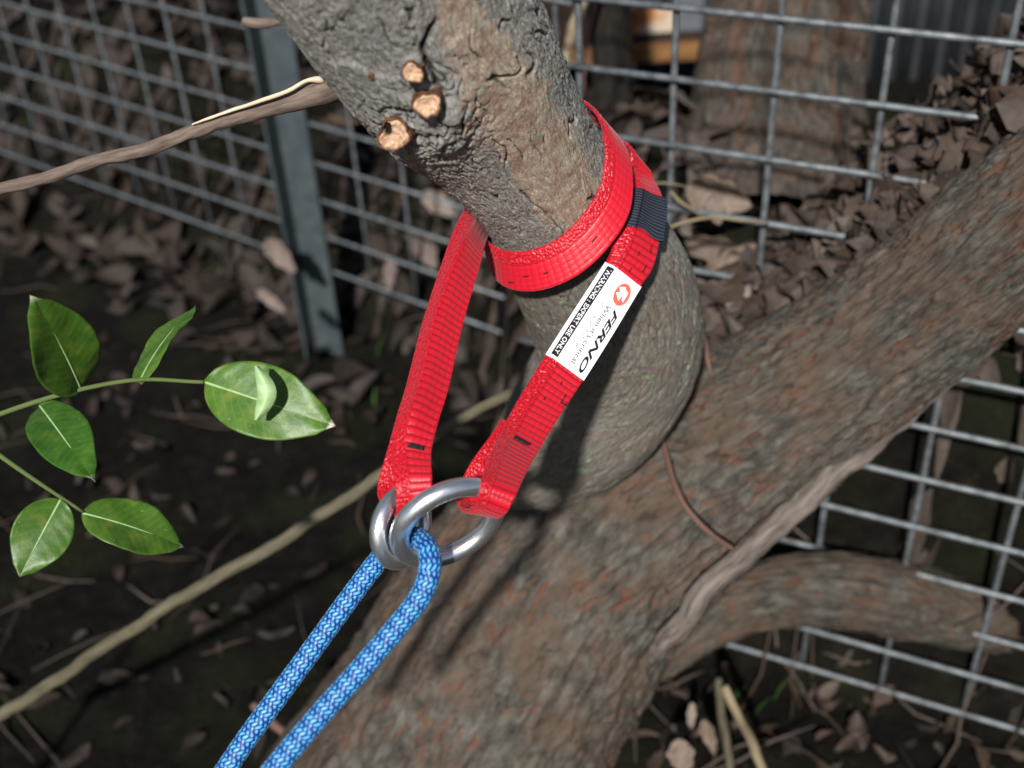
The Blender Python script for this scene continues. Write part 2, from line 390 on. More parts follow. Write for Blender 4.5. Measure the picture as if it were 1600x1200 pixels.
limb_ctrl = [(420, -400, .485, .0605), (520, -220, .53, .0605), (640, 0, .60, .0575), (712, 105, .645, .0555), (785, 200, .69, .0475), (855, 298, .745, .0445),
             (915, 395, .80, .0545), (958, 480, .85, .0605), (965, 560, .89, .059), (918, 640, .925, .0575), (868, 695, .96, .050), (820, 735, .985, .037), (785, 765, 1.0, .018), (770, 775, 1.01, .004)]
STUBS = [(645, 107, 15.5, 'a', 0), (669, 157, 20, 'b', 0), (620, 204, 25, 'c', 1)]
def pix(P): return 800+P[..., 0]/-P[..., 2]*FPX, 600-P[..., 1]/-P[..., 2]*FPX
def limb_disp(V, dirs, bk, C, T):
    px, py = pix(V); front = np.sum(dirs*-nrm(V), -1) > 0
    st = bk*np.array([1, 1, .16])
    warp = np.stack([fbm(bk*40, 2), fbm(bk*40+9, 2), 0*bk[..., 0]], -1)*.004
    f = fbm((bk*np.array([1, 1, .2])+warp)*560, 4)
    r1 = ridge((st+warp)*230); r2 = ridge((bk*np.array([1, 1, .13])+warp*1.6)*95+5)
    crackm = smooth((r1-.78)/.22)*smooth((fbm(bk*90+3, 2)+.05)/.3)
    bigcr = smooth((r2-.88)/.10)*smooth((fbm(bk*38+8, 2)-.02)/.16)
    # tan smooth patches run down the middle right of the limb; rougher flakes elsewhere
    def blob(x, y, rx, ry, a=0):
        ca, sa = math.cos(a), math.sin(a); dx, dy = px-x, py-y
        return np.exp(-(((dx*ca+dy*sa)/rx)**2+((-dx*sa+dy*ca)/ry)**2))
    patch = np.clip(blob(745, 70, 150, 42, 1.05)+blob(830, 190, 150, 50, .95)+.9*blob(870, 300, 70, 50, .9)+.45*blob(760, 200, 90, 60, .9), 0, 1)*front
    dark = np.clip(blob(640, 120, 100, 85, .8)+.55*blob(560, 60, 110, 60, .9)+.4*blob(905, 160, 90, 28, 1.2), 0, 1)*front
    gn = np.clip(blob(668, 185, 70, 62, .6)*1.2, 0, 1)*front         # gnarled collar round the stubs
    rough = 1-.65*patch
    d = .0012*f*(.35+.65*rough)+.0007*fbm(bk*900*np.array([1, 1, .5]), 2)*rough
    d += -.0010*crackm*(rough)-.0020*bigcr
    d += .0008*fbm(bk*45, 3)
    nn = fbm(bk*150+4, 4); gr = ridge(bk*130+warp*300)
    d += gn*(.0045+.0050*nn-.0040*smooth((gr-.72)/.28))
    d += .006*blob(700, 175, 38, 52, .3)*front
    d += .0022*smooth((fbm(bk*36+2, 2)-.1)/.15)*dark
    # big vertical split above the stubs
    sp = np.exp(-((px-672-10*np.sin(py/17.))/5.0)**2)*smooth((py-20)/30)*(1-smooth((py-118)/20))*front
    d -= .004*sp
    d = d*(1-.45*smooth((py-390)/50))+.0022*smooth((py-560)/120)*fbm(bk*np.array([1, 1, .5])*42+6, 3)-.0010*smooth((fbm(bk*np.array([1, 1, .35])*170+2, 3)-.14)/.12)*smooth((py-390)/50)
    cr_ = np.clip(crackm*.4*rough+bigcr*.8+sp+gn*smooth((gr-.78)/.2)*.9, 0, 1)
    lich = np.clip(blob(870, 120, 80, 170, -.5)+blob(1080, 500, 60, 170, -.1)+.3, 0, 1)*front
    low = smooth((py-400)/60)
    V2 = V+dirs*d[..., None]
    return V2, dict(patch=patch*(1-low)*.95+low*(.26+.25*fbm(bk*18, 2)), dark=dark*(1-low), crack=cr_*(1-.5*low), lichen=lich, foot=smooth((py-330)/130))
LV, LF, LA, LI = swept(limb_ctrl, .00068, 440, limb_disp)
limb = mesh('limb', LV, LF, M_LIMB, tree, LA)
def surf(info, px, py):
    Vv = info['V']; a, b = pix(Vv); fr = np.sum(info['dirs']*-nrm(Vv), -1) > .15
    D = (a-px)**2+(b-py)**2+(~fr)*1e9; i = np.unravel_index(np.argmin(D), D.shape)
    return Vv[i], info['dirs'][i]
for x, y, rpx, _, rot in STUBS:
    P, Nn = surf(LI, x, y); P = P.copy(); r = rpx/FPX*-P[2]
    ax = nrm(nrm(Nn)*.55+np.array([-.05, -.10, .75])); h = .0075
    e1 = nrm(np.cross(ax, [0, 1, 0])); e2 = np.cross(ax, e1)
    m = 72; th = np.linspace(0, 2*np.pi, m, endpoint=False)
    wob = 1+.10*np.sin(2*th+rpx)+.07*np.sin(3*th+2*rpx)+.05*np.sin(5*th+rpx)+.03*np.sin(9*th)
    prof = [(-.012, 1.3), (-.003, 1.22), (.002, 1.12), (h*.6, 1.06), (h, 1.05), (h+.0006, 1.0), (h+.0002, .93), (h-.0006, .90)]
    Vs = np.array([[P+ax*z+(e1*np.cos(t)+e2*np.sin(t))*r*k*w for t, w in zip(th, wob)] for z, k in prof])
    bkk = (Vs-P).reshape(-1, 3)
    Vs = Vs+nrm(Vs-P)*(.0006*fbm(Vs*420, 3))[..., None]
    stub = mesh('cut_stub', Vs, grid_faces(len(prof), m, True), M_RIM, tree, {'bk': bkk})
    ks = np.linspace(.0, .97, 26)
    Vf = np.array([[P+ax*(h-.0002)+(e1*np.cos(t)+e2*np.sin(t))*r*k*w for t, w in zip(th, wob)] for k in ks])
    hz = .0012*fbm(Vf*300, 3)-.0014*np.exp(-(ks/.45)**2)[:, None]+.0008*np.clip(1-np.abs(ks-.75)/.2, 0, 1)[:, None]
    Vf = Vf+ax*hz[..., None]
    rt = np.zeros(Vf.shape[:2])
    if rot:
        q = (Vf-P-ax*h); rx = q[..., 0]/r; ry = q[..., 1]/r
        rt = smooth((.42-np.hypot(rx+.42, ry-.38)+.25*fbm(Vf*260, 2))/.15)
        Vf = Vf-ax*(.003*rt)[..., None]
        rt = np.clip(rt, 0, 1)
    mesh('cut_face', Vf, grid_faces(len(ks), m, True), M_CUT, stub, {'bk': (Vf-P).reshape(-1, 3), 'rot': rt.ravel()})
# tiny pruned bud left of the stubs
P, Nn = surf(LI, 581, 119); th = np.linspace(0, 2*np.pi, 20, endpoint=False); e1 = nrm(np.cross(Nn, [0, 1, 0])); e2 = np.cross(Nn, e1)
Vs = np.array([[P+Nn*z+(e1*np.cos(t)*.8+e2*np.sin(t)*1.1)*.0013*k for t in th] for z, k in [(-.001, 1.5), (.0008, 1.35), (.0012, 1.1), (.0009, .8), (.0008, .05)]])
mesh('bud_scar', Vs, grid_faces(5, 20, True), M_RIM, tree, {'bk': (Vs-P).reshape(-1, 3)})

trunk_ctrl = [(560, 1560, 1.26, .17), (640, 1320, 1.20, .160), (745, 1112, 1.135, .133), (876, 912, 1.095, .119), (1005, 785, 1.07, .105), (1125, 706, 1.05, .088), (1260, 615, 1.01, .072), (1420, 495, .95, .058), (1700, 270, .84, .052), (2050, 20, .75, .048), (2750, -460, .62, .045), (3700, -1100, .5, .042)]
def trunk_disp(V, dirs, bk, C, T):
    st = bk*np.array([1, 1, .3])
    warp = np.stack([fbm(bk*25, 2), fbm(bk*25+9, 2), 0*bk[..., 0]], -1)*.012
    n1 = perlin((bk*np.array([1, 1, .2])+warp*.6)*330); n2 = perlin((bk*np.array([1, 1, .2])+warp*.7)*230+31)
    fis = np.maximum(smooth((n1-.33)/.14)*.8, smooth((n2-.37)/.12))*smooth((fbm(bk*26+3, 2)+.12)/.3)
    r1 = ridge((bk*np.array([1, 1, .2])+warp*.6)*150); ck = smooth((r1-.78)/.2)*smooth((fbm(bk*40+7, 2)+.15)/.3)
    d = .0045*fbm(bk*np.array([1, 1, .22])*130, 3)+.0028*fbm(bk*np.array([1, 1, .6])*170, 3)-.0030*fis-.002*ck+.006*fbm(bk*9, 2)
    th = np.arctan2(bk[..., 1], bk[..., 0]); base = smooth((.32-bk[..., 2])/.32)
    d += base*.02*np.sin(th*4+1.2)
    px, py = pix(V); sx_ = np.interp(px, [780, 850, 920, 990, 1050, 1100], [770, 755, 722, 668, 612, 560])
    d += .008*np.exp(-((py-sx_)/26)**2)*(px > 760)*(px < 1110)
    z_ = c2w(V.reshape(-1, 3))[:, 2].reshape(V.shape[:2]); px, py = pix(V)
    foot_shade = smooth((.30-z_+.10*fbm(bk*14, 3))/.3)*.75  # painted falloff and shade, stronger towards the ground
    return V+dirs*d[..., None], dict(fissure=fis, crack=ck*.7, foot_shade=foot_shade)
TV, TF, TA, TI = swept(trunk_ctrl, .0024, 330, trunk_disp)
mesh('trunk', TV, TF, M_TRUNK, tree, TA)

def simple_stem(name, pts, mat, parent=None, m=14, bumps=.0, step=.004, seed=0):
    P = np.array([np.r_[cs(a, b, d), r] for a, b, d, r in pts]); Q, s, _ = cr(P, step=step)
    C = Q[:, :3].copy(); rad = np.maximum(Q[:, 3], 1e-4)
    j = fbm(np.stack([s*22, s*0+seed, s*0], -1), 3); j2 = fbm(np.stack([s*22, s*0+seed+40.5, s*0], -1), 3)
    T = nrm(np.gradient(C, axis=0)); side = nrm(np.cross(T, [0, 0, 1.0])); C += side*(j*rad.mean()*.7)[:, None]+np.array([0, 0, 1])*(j2*rad.mean()*.5)[:, None]
    rad *= 1+.12*fbm(np.stack([s*80, s*0+seed, s*0+3], -1), 2)
    return tube(name, C, rad, mat, parent, m, disp=(lambda b: bumps*fbm(b*np.array([1, 1, .3])*300+seed, 3)) if bumps else None)

# grey root lying along the right edge of the trunk, with the mound beside it
simple_stem('root', [(1760, 330, 1.02, .008), (1600, 470, 1.0, .009), (1420, 640, .985, .0095), (1300, 745, .975, .010), (1198, 835, .97, .0105), (1120, 905, .965, .0095), (1060, 975, .965, .0098), (1032, 1010, .985, .007), (1015, 1030, 1.01, .003)], M_ROOT, tree, 24, .0012, .003, 5)
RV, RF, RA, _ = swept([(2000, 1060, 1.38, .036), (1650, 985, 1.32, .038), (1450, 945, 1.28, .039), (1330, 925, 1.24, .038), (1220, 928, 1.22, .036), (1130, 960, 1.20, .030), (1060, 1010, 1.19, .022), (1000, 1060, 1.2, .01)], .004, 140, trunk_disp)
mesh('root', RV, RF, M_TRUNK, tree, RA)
# twig that stands out of the limb on the left, torn along its upper side
tw = simple_stem('broken_twig', [(-120, 330, .63, .0030), (60, 280, .64, .0033), (160, 250, .65, .0035), (240, 226, .655, .0037), (320, 200, .66, .0041), (400, 172, .665, .0052), (450, 158, .668, .0056), (490, 146, .67, .0072), (530, 132, .675, .008), (560, 125, .68, .008)], M_TWIG, tree, 28, .0006, .0015, 2)
simple_stem('torn_strip', [(300, 195, .653, .0004), (340, 180, .6545, .0009), (400, 159.5, .6565, .0011), (450, 142.5, .659, .0013), (478, 127, .661, .0010), (500, 125, .664, .0020), (508, 127, .668, .0012)], M_TORN, tw, 12, .0004, .0015, 3)
# loose flap of bark and a sliver under the loop
sp_ = cs(862, 480, .80)
u = np.linspace(-1, 1, 34); A_, B_ = np.meshgrid(u, u, indexing='ij')
out = np.sqrt(np.clip(1-.5*(A_**2), 0, 1))
Vv = sp_+np.stack([A_*.0115, B_*.0175*out+A_*-.004, .006*(1-A_**2)*(1-B_**2)+.0*A_], -1)+np.stack([.0015*fbm(np.stack([A_*3, B_*3, A_*0], -1), 3)]*3, -1)*1.2
pz = np.stack([A_*.01, B_*.01, A_*0], -1).reshape(-1, 3)
zz = np.zeros(len(pz))
Vb = Vv-np.array([-.004, 0, .012])
mesh('bark_flap', np.concatenate([Vv, Vb[::-1]], 0), grid_faces(68, 34), M_LIMB, tree, {'bk': np.concatenate([pz, pz]), 'patch': np.r_[zz+.55, zz+.4], 'dark': np.r_[zz, zz], 'crack': np.r_[zz, zz], 'lichen': np.r_[zz, zz]})
simple_stem('sliver', [(843, 442, .785, .001), (870, 462, .787, .0015), (897, 487, .79, .001)], M_TORN, tree, 8, 0, .002)
simple_stem('hanging_twig', [(1024, 640, .985, .0016), (1036, 690, .97, .0024), (1050, 740, .945, .0026), (1070, 790, .93, .0024), (1105, 830, .93, .0023), (1145, 858, .945, .002)], M_THINTWIG, tree, 12, 0, .003, 6)

# ------------------------------------------------------------------ sling
C0 = cs(855, 300, .745); ax_ = nrm([.42, -.63, -.656])
e1 = nrm(np.array([0, 0, 1.0])-ax_*ax_[2]); e2 = np.cross(ax_, e1)
def wrap(phi, ax, flare=0., gap=.0015, rr=.0455):
    ph = R(phi); rad = e1*math.cos(ph)+e2*math.sin(ph)
    A = C0+ax_*ax+(rr+gap)*rad; W = ax_*math.cos(R(flare))+rad*math.sin(R(flare))
    return A, A+W*.025
def pair(a, b): return cs(*a), cs(*b)
ST = []                                            # stations: (A, B, bulge, crease)
def add(p, bulge=0, cre=.35, name=None): ST.append((*p, bulge, cre, name))
# eye at the small ring: back flap up to the seam, then round the ring
add(pair((612, 680, .648), (668, 676, .650)), .0)
add(pair((600, 720, .640), (662, 716, .644)), .0)
add(pair((590, 758, .636), (650, 752, .640)), .0)
add(pair((592, 782, .629), (648, 786, .633)), .0)
add(pair((606, 803, .622), (660, 801, .624)), .0, .35)
add(pair((616, 805, .613), (664, 800, .613)), .0, .35, 'bottom_l')
add(pair((619, 790, .606), (673, 782, .605)), .0, .35)
add(pair((617, 755, .604), (675, 750, .603)), .001)
add(pair((607, 705, .618), (674, 705, .617)), .004, .42, 'tack_l')
add(pair((620, 650, .632), (686, 655, .630)), .009, .42)
add(pair((635, 600, .645), (701, 606, .643)), .009, .42)
add(pair((661, 500, .672), (722, 512, .668)), .009, .40)
add(pair((694, 400, .700), (749, 418, .700)), .009, .38)
add(pair((712, 352, .720), (757, 388, .722)), .004, .36)
add(pair((732, 312, .757), (765, 362, .775)), .001)
add(wrap(128, -.016, 0), 0)
add(wrap(160, -.026, 0), 0)
add(wrap(200, -.032, 0), 0)
add(wrap(235, -.036, 5), 0)
add(wrap(270, -.0345, 12), 0)
add(wrap(297, -.0265, 18, .002), 0)
add(wrap(325, -.013, 24, .0015), 0)
add(wrap(350, -.006, 28, .0015), 0)
add(wrap(375, .0, 30, .0015), 0, .35, 'front')
add(wrap(400, .003, 30, .0015), 0)
add(wrap(425, .004, 26, .0015), 0)
add(wrap(450, .004, 18, .0015), 0)
add(wrap(475, .0035, 10, .003), 0)
add(wrap(505, .004, 6, .004), 0)
add(wrap(540, .004, 6, .004), 0)
add(wrap(575, .004, 6, .005), 0)
add(wrap(605, .004, 6, .009), 0)
add(wrap(627, .006, 10, .013), 0)
add(pair((985, 268, .752), (1022, 283, .768)), .0, .3)
add(pair((984, 300, .742), (1036, 316, .754)), .002, .3, 'keep0')
add(pair((969, 350, .728), (1030, 377, .738)), .003, .3, 'keep1')
add(pair((957, 385, .722), (1020, 418, .730)), .003, .25)
add(pair((945, 411, .718), (1000, 449, .722)), .002, .2, 'lab0')
add(pair((898, 484, .705), (955, 524, .707)), .001, .15)
add(pair((852, 556, .690), (910, 596, .690)), .001, .15, 'lab1')
add(pair((806, 630, .668), (868, 660, .667)), .001, .3)
add(pair((782, 675, .650), (842, 704, .649)), .001, .3, 'tack_r')
add(pair((762, 715, .619), (822, 740, .622)), .001, .3)
add(pair((751, 752, .5985), (807, 772, .603)), .0)
add(pair((747, 776, .599), (795, 796, .603)), .0)
add(pair((739, 792, .608), (785, 807, .611)), .0, .3, 'bottom_r')
add(pair((722, 797, .622), (774, 808, .626)), .0)
add(pair((713, 783, .636), (770, 792, .640)), .0)
add(pair((717, 760, .641), (775, 770, .645)), .0)
add(pair((736, 722, .645), (795, 740, .648)), .0)
add(pair((765, 682, .655), (824, 705, .657)), .0)
add(pair((783, 655, .666), (843, 680, .666)), .0)
arr = np.array([np.r_[(a+b)/2, a, b, bl, c] for a, b, bl, c, _ in ST])
Q, S, KS = cr(arr, step=.00042)
kname = {n: KS[i] for i, (_, _, _, _, n) in enumerate(ST) if n}
QA, QB, QBL, QC = Q[:, 3:6], Q[:, 6:9], Q[:, 9], Q[:, 10]
def sm(Z, k=14):
    for _ in range(k): Z[1:-1] = (Z[:-2]+2*Z[1:-1]+Z[2:])/4
    return Z
QA, QB = sm(QA), sm(QB)
W_ = QB-QA; QM = (QA+QB)/2
T_ = nrm(np.gradient(QM, axis=0)); N_ = nrm(np.cross(W_, T_))      # outward side
def ribbon(s, v, off=0.0):
    s = np.asarray(s, float); v = np.asarray(v, float)
    f = lambda Z: np.stack([np.interp(s, S, Z[:, j]) for j in range(3)], -1)
    A, B, Nn = f(QA), f(QB), f(N_); bl = np.interp(s, S, QBL); c = np.interp(s, S, QC)
    vv = v[..., None]; k = np.where(v < c, v/np.maximum(c, .01), (1-v)/(1-c)); k = smooth(np.clip(k, 0, 1))*.5+np.clip(k, 0, 1)*.5
    sg = np.sign(np.sum(Nn*nrm(-A), -1)+1e-9)                       # bulge stands towards the viewer's side of the webbing
    ed = -.0006*np.clip(np.abs(v-.5)*2-.9, 0, 1)*10*0
    return A+(B-A)*vv+Nn*(bl*k*sg*BSIGN(s)+off+ed)[..., None]
def BSIGN(s): return 1.0
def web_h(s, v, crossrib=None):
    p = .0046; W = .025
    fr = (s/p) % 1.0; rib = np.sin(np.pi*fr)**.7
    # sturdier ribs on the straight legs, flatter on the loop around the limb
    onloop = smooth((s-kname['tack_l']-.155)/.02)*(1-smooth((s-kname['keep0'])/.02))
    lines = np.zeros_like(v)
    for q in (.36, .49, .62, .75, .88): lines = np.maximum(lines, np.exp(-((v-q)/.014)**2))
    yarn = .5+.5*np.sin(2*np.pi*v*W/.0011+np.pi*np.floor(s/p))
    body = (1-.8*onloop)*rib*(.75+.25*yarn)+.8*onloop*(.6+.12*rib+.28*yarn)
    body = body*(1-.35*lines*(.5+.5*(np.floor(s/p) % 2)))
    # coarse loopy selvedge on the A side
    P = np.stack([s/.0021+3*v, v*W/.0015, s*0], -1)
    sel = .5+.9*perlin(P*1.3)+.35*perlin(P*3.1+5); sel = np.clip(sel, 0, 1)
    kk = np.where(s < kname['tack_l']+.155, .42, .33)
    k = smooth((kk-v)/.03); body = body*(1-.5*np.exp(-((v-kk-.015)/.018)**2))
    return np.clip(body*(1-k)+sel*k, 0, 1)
mv = 50; vv = np.linspace(0, 1, mv)
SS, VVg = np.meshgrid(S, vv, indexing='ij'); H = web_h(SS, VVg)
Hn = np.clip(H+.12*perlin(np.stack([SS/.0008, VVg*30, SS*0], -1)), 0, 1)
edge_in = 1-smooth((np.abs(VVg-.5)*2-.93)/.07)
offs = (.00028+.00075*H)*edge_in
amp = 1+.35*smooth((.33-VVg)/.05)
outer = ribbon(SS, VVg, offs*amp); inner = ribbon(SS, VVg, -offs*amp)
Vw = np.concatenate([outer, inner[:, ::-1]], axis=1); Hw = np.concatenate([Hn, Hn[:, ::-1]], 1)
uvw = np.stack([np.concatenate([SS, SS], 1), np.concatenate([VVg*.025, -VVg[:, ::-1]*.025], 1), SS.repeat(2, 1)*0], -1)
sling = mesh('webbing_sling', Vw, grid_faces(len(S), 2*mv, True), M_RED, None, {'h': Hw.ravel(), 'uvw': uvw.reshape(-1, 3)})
tag(sling, 'bright red webbing sling looped round the tree limb, both ends on the steel rings', 'sling')

def patch(name, s0, s1, v0, v1, off, mat, parent, n=40, m=16, att=False, thick=0):
    s = np.linspace(s0, s1, n); v = np.linspace(v0, v1, m); a, b = np.meshgrid(s, v, indexing='ij')
    V = ribbon(a, b, np.full(a.shape, off))
    return mesh(name, V, grid_faces(n, m), mat, parent, {'uvw': np.stack([a, b*.025, a*0], -1).reshape(-1, 3), 'h': (0*a+.5).ravel()} if att else None)
# on the right leg the outer side looks at the camera when this is positive
midl = (kname['lab0']+kname['lab1'])/2
SG = 1.0 if float(np.dot(np.array([np.interp(midl, S, N_[:, j]) for j in range(3)]), -np.array([np.interp(midl, S, QM[:, j]) for j in range(3)]))) > 0 else -1.0
midL = kname['tack_l']
SGL = 1.0 if float(np.dot(np.array([np.interp(midL, S, N_[:, j]) for j in range(3)]), -np.array([np.interp(midL, S, QM[:, j]) for j in range(3)]))) > 0 else -1.0
print('SIDES', SG, SGL)
# black keeper sleeve: a woven band closed around the webbing
k0, k1 = kname['keep0']-.002, kname['keep1']+.0005
a = np.linspace(k0, k1, 130)
loopv = np.r_[np.linspace(-.06, 1.06, 60), np.linspace(1.06, -.06, 60)]
loopo = np.r_[np.full(60, .0017), np.full(60, -.0017)]
aa, lv = np.meshgrid(a, loopv, indexing='ij'); lo = np.broadcast_to(loopo, aa.shape)
end = 1-.0*aa; lo = lo+.0006*np.sin((lv*2.2+.2)*np.pi)*np.sign(lo)
hb = .5+.5*np.sin(2*np.pi*aa/.0022+np.pi*np.floor(lv*.025/.0012))*np.sin(2*np.pi*lv*.025/.0024)
hb = np.clip(hb-.6*np.exp(-((lv-.30)/.018)**2), 0, 1)
wavy = aa+.0011*np.sin(lv*9)*smooth((aa-k1+.01)/.01)
keeper = mesh('keeper_sleeve', ribbon(wavy, np.clip(lv, -.06, 1.06), lo+np.sign(lo)*.0003*hb), grid_faces(130, 120, True), M_BLACKWEB, sling,
     {'h': hb.ravel(), 'uvw': np.stack([aa, lv*.025, lo], -1).reshape(-1, 3)})
# printed label
l0, l1 = kname['lab0'], kname['lab1']; LL = l1-l0
base = .00135*SG
lab = patch('label', l0, l1, -.015, 1.015, base, M_LABEL, sling, 60, 24)
def onlab(x, y, k=1): return ribbon(l0+np.asarray(x)*LL/63., np.asarray(y)/25., np.full(np.shape(x), base+SG*.00006*k))
def lab_rect(name, x0, x1, y0, y1, mat, k=1, parent=None):
    a, b = np.meshgrid(np.linspace(x0, x1, 50), np.linspace(y0, y1, 6), indexing='ij')
    return mesh(name, onlab(a, b, k), grid_faces(50, 6), mat, parent or lab)
def lab_poly(name, pts, mat, k=1):
    pts = np.array(pts, float); V = onlab(pts[:, 0], pts[:, 1], k)
    me = bpy.data.meshes.new(name); me.from_pydata([tuple(p) for p in c2w(V)], [], [tuple(range(len(pts)))]); me.materials.append(mat)
    o = bpy.data.objects.new(name, me); COL.objects.link(o); set_parent(o, lab); return o
def lab_text(name, txt, x0, x1, yc, hgt, mat, k=2, shear=0., bold=0., ygap=None):
    cu = bpy.data.curves.new('tmp', 'FONT'); cu.body = txt; cu.size = 1; cu.shear = shear; cu.offset = bold; cu.resolution_u = 3
    ob = bpy.data.objects.new('tmp', cu); COL.objects.link(ob); bpy.context.view_layer.update()
    me = bpy.data.meshes.new_from_object(ob.evaluated_get(bpy.context.evaluated_depsgraph_get()))
    bpy.data.objects.remove(ob); bpy.data.curves.remove(cu)
    co = np.zeros(len(me.vertices)*3); me.vertices.foreach_get('co', co); co = co.reshape(-1, 3)
    mn, mx = co.min(0), co.max(0); x = x0+(co[:, 0]-mn[0])/(mx[0]-mn[0])*(x1-x0); y = yc-hgt/2+(co[:, 1]-mn[1])/(mx[1]-mn[1])*hgt
    me.vertices.foreach_set('co', c2w(onlab(x, y, k)).astype(np.float32).ravel()); me.update(); me.materials.clear(); me.materials.append(mat)
    me.name = name; o = bpy.data.objects.new(name, me); COL.objects.link(o); set_parent(o, lab); return o
lab_rect('warning_strip', 1.4, 61, 1.9, 6.1, M_INK)
lab_text('warning_lettering', 'WARNING : EXPERT USE ONLY', 3.0, 59.6, 4.0, 2.6, M_WHITEINK, 2.4, 0, .022)
lab_rect('printed_line', 2, 62, 8.45, 8.67, M_BLUEINK)
lab_text('serial_number', '2 /  x 2 3 2 : 8', 20, 50, 11.6, 2.0, M_GREYINK, 2, .3, .0)
lab_text('slogan_lettering', "When it's critical.", 19.5, 59.5, 15.0, 3.0, M_INK, 2, 0, .0)
lab_rect('printed_line', 16, 61.5, 17.5, 17.75, M_PINKINK)
lab_text('brand_lettering', 'FERNO', 19.2, 60.5, 20.6, 3.9, M_INK, 2, .35, .03)
th = np.linspace(0, 2*np.pi, 48, endpoint=False)
lab_poly('logo_disc', [(10.2+6.7*math.cos(t), 17.9+4.7*math.sin(t)) for t in th], M_REDINK, 1)
def z2l(x, y):                                    # pixels of a 20x enlargement -> label millimetres
    X_, Y_ = 940+x/20., 430+y/20.; dx, dy = X_-945, Y_-411
    u = (-93, 145); w = (55, 38)
    det = (u[0]/63*w[1]/25-u[1]/63*w[0]/25)
    return ((dx*w[1]/25-dy*w[0]/25)/det, (u[0]/63*dy-u[1]/63*dx)/det)
zz_ = np.array([z2l(x, y) for x, y in [(530, 320), (745, 320), (725, 375), (825, 500), (640, 800), (628, 725), (600, 735), (640, 545), (500, 740), (425, 480), (558, 480)]])
zz_ = zz_-zz_.mean(0)+np.array([10.2, 17.9])
def earclip_tri(pts):
    return pts
lab_poly('logo_arrows', zz_, M_WHITEINK, 2.2)
for i in range(9):
    lab_rect('printed_dash', 8+i*6.1, 10.6+i*6.1, 23.3, 23.5, M_BLUEINK)
# bar tacks and black stitches
def stitch(name, s, v0, v1, side, r=.00055, s2=None):
    n = 14; v = np.linspace(v0, v1, n); ss_ = np.linspace(s, s2 if s2 is not None else s, n)
    C = ribbon(ss_, v, side*(.0012+.0004*np.abs(np.sin(np.arange(n)*1.9))))
    return tube(name, C, r, M_THREAD, sling, 8)
for j in range(3):
    stitch('bar_tack', kname['tack_l']+.0009*j-.001, .47+.03*j, .83, SGL, .0006)
for j in range(3):
    stitch('bar_tack', kname['tack_r']+.0010*j+.001, .36, .76-.04*j, SG, .0006)
for (sa, va, sb) in ((kname['lab0']-.026, .80, .005), (kname['lab0']-.018, .55, .003), (kname['lab0']-.013, .82, .005), (kname['lab0']-.006, .56, .003), (kname['lab1']+.010, .62, .002),
                     (kname['lab1']+.016, .85, .003), (kname['lab1']+.0205, .85, .002), (kname['lab1']+.026, .5, .002), (kname['front']-.02, .6, .004), (kname['front']+.015, .62, .003),
                     (kname['front']+.028, .6, .004), (kname['front']+.04, .78, .004)):
    stitch('stitch', sa, va, va+.015, SG if True else 1, .0003, sa+sb)
stitch('stitch', kname['lab1']+.023, .86, 1.0, SG, .0005)

# ------------------------------------------------------------------ rings
def ring(name, c, u, w, rx, tr, label, stretch=1.0):
    n = 160; m = 40; t = np.linspace(0, 2*np.pi, n, endpoint=False); th = np.linspace(0, 2*np.pi, m, endpoint=False)
    u = nrm(u); w = np.asarray(w, float); w = nrm(w-u*np.dot(u, w)); nn = np.cross(u, w)
    rad = u[None]*np.cos(t)[:, None]*stretch+w[None]*np.sin(t)[:, None]
    V = c+rad[:, None]*rx+(nrm(rad)[:, None]*np.cos(th)[None, :, None]+nn*np.sin(th)[None, :, None])*tr
    i = np.arange(n)[:, None]; j = np.arange(m)[None]; i2 = (i+1) % n; j2 = (j+1) % m
    F = np.stack([i*m+j, i2*m+j, i2*m+j2, i*m+j2], -1).reshape(-1, 4)
    bk = np.stack([np.cos(th)[None]*tr+0*t[:, None], np.sin(th)[None]*tr+0*t[:, None], t[:, None]*rx+0*th[None]], -1)
    o = mesh(name, V, F, M_STEEL, None, {'bk': bk.reshape(-1, 3)}); tag(o, label, 'ring', 'steel rings joining sling and rope')
    return o, c+rad*rx
DZ = .0
rb, RBP = ring('steel_ring', cs(700, 818, .612), [-.53*.625, .85*.625, .78], [.85, .53, 0], .0262, .0050,
               'larger polished steel ring in front, hooked into the right eye of the sling')
rs, RSP = ring('steel_ring', cs(627, 824, .622), [-.57, .04, .82], [.10, 1, .05], .0175, .0045,
               'smaller narrow steel ring seen edge-on, hooked into the left eye of the sling')
# stamping on the big ring
def ring_text(txt, t0, size):
    u = nrm([-.53*.625, .85*.625, .78]); w = np.array([.85, .53, 0]); w = nrm(w-u*np.dot(u, w)); nn = np.cross(u, w)
    cu = bpy.data.curves.new('tmp', 'FONT'); cu.body = txt; cu.size = 1; ob = bpy.data.objects.new('tmp', cu); COL.objects.link(ob); bpy.context.view_layer.update()
    me = bpy.data.meshes.new_from_object(ob.evaluated_get(bpy.context.evaluated_depsgraph_get())); bpy.data.objects.remove(ob)
    co = np.zeros(len(me.vertices)*3); me.vertices.foreach_get('co', co); co = co.reshape(-1, 3)*size
    ang = t0+co[:, 0]/.0312; ph = R(20)-(co[:, 1]-size*.35)/.0050
    rad = u[None]*np.cos(ang)[:, None]+w[None]*np.sin(ang)[:, None]
    V = cs(700, 818, .612)+rad*.0262+(rad*np.cos(ph)[:, None]+nn*np.sin(ph)[:, None])*.00507
    me.vertices.foreach_set('co', c2w(V).astype(np.float32).ravel()); me.update(); me.materials.clear(); me.materials.append(M_GREYINK)
    me.name = 'stamped_mark'; o = bpy.data.objects.new('stamped_mark', me); COL.objects.link(o); set_parent(o, rb)
ring_text('SS (R)', .28, .0030)

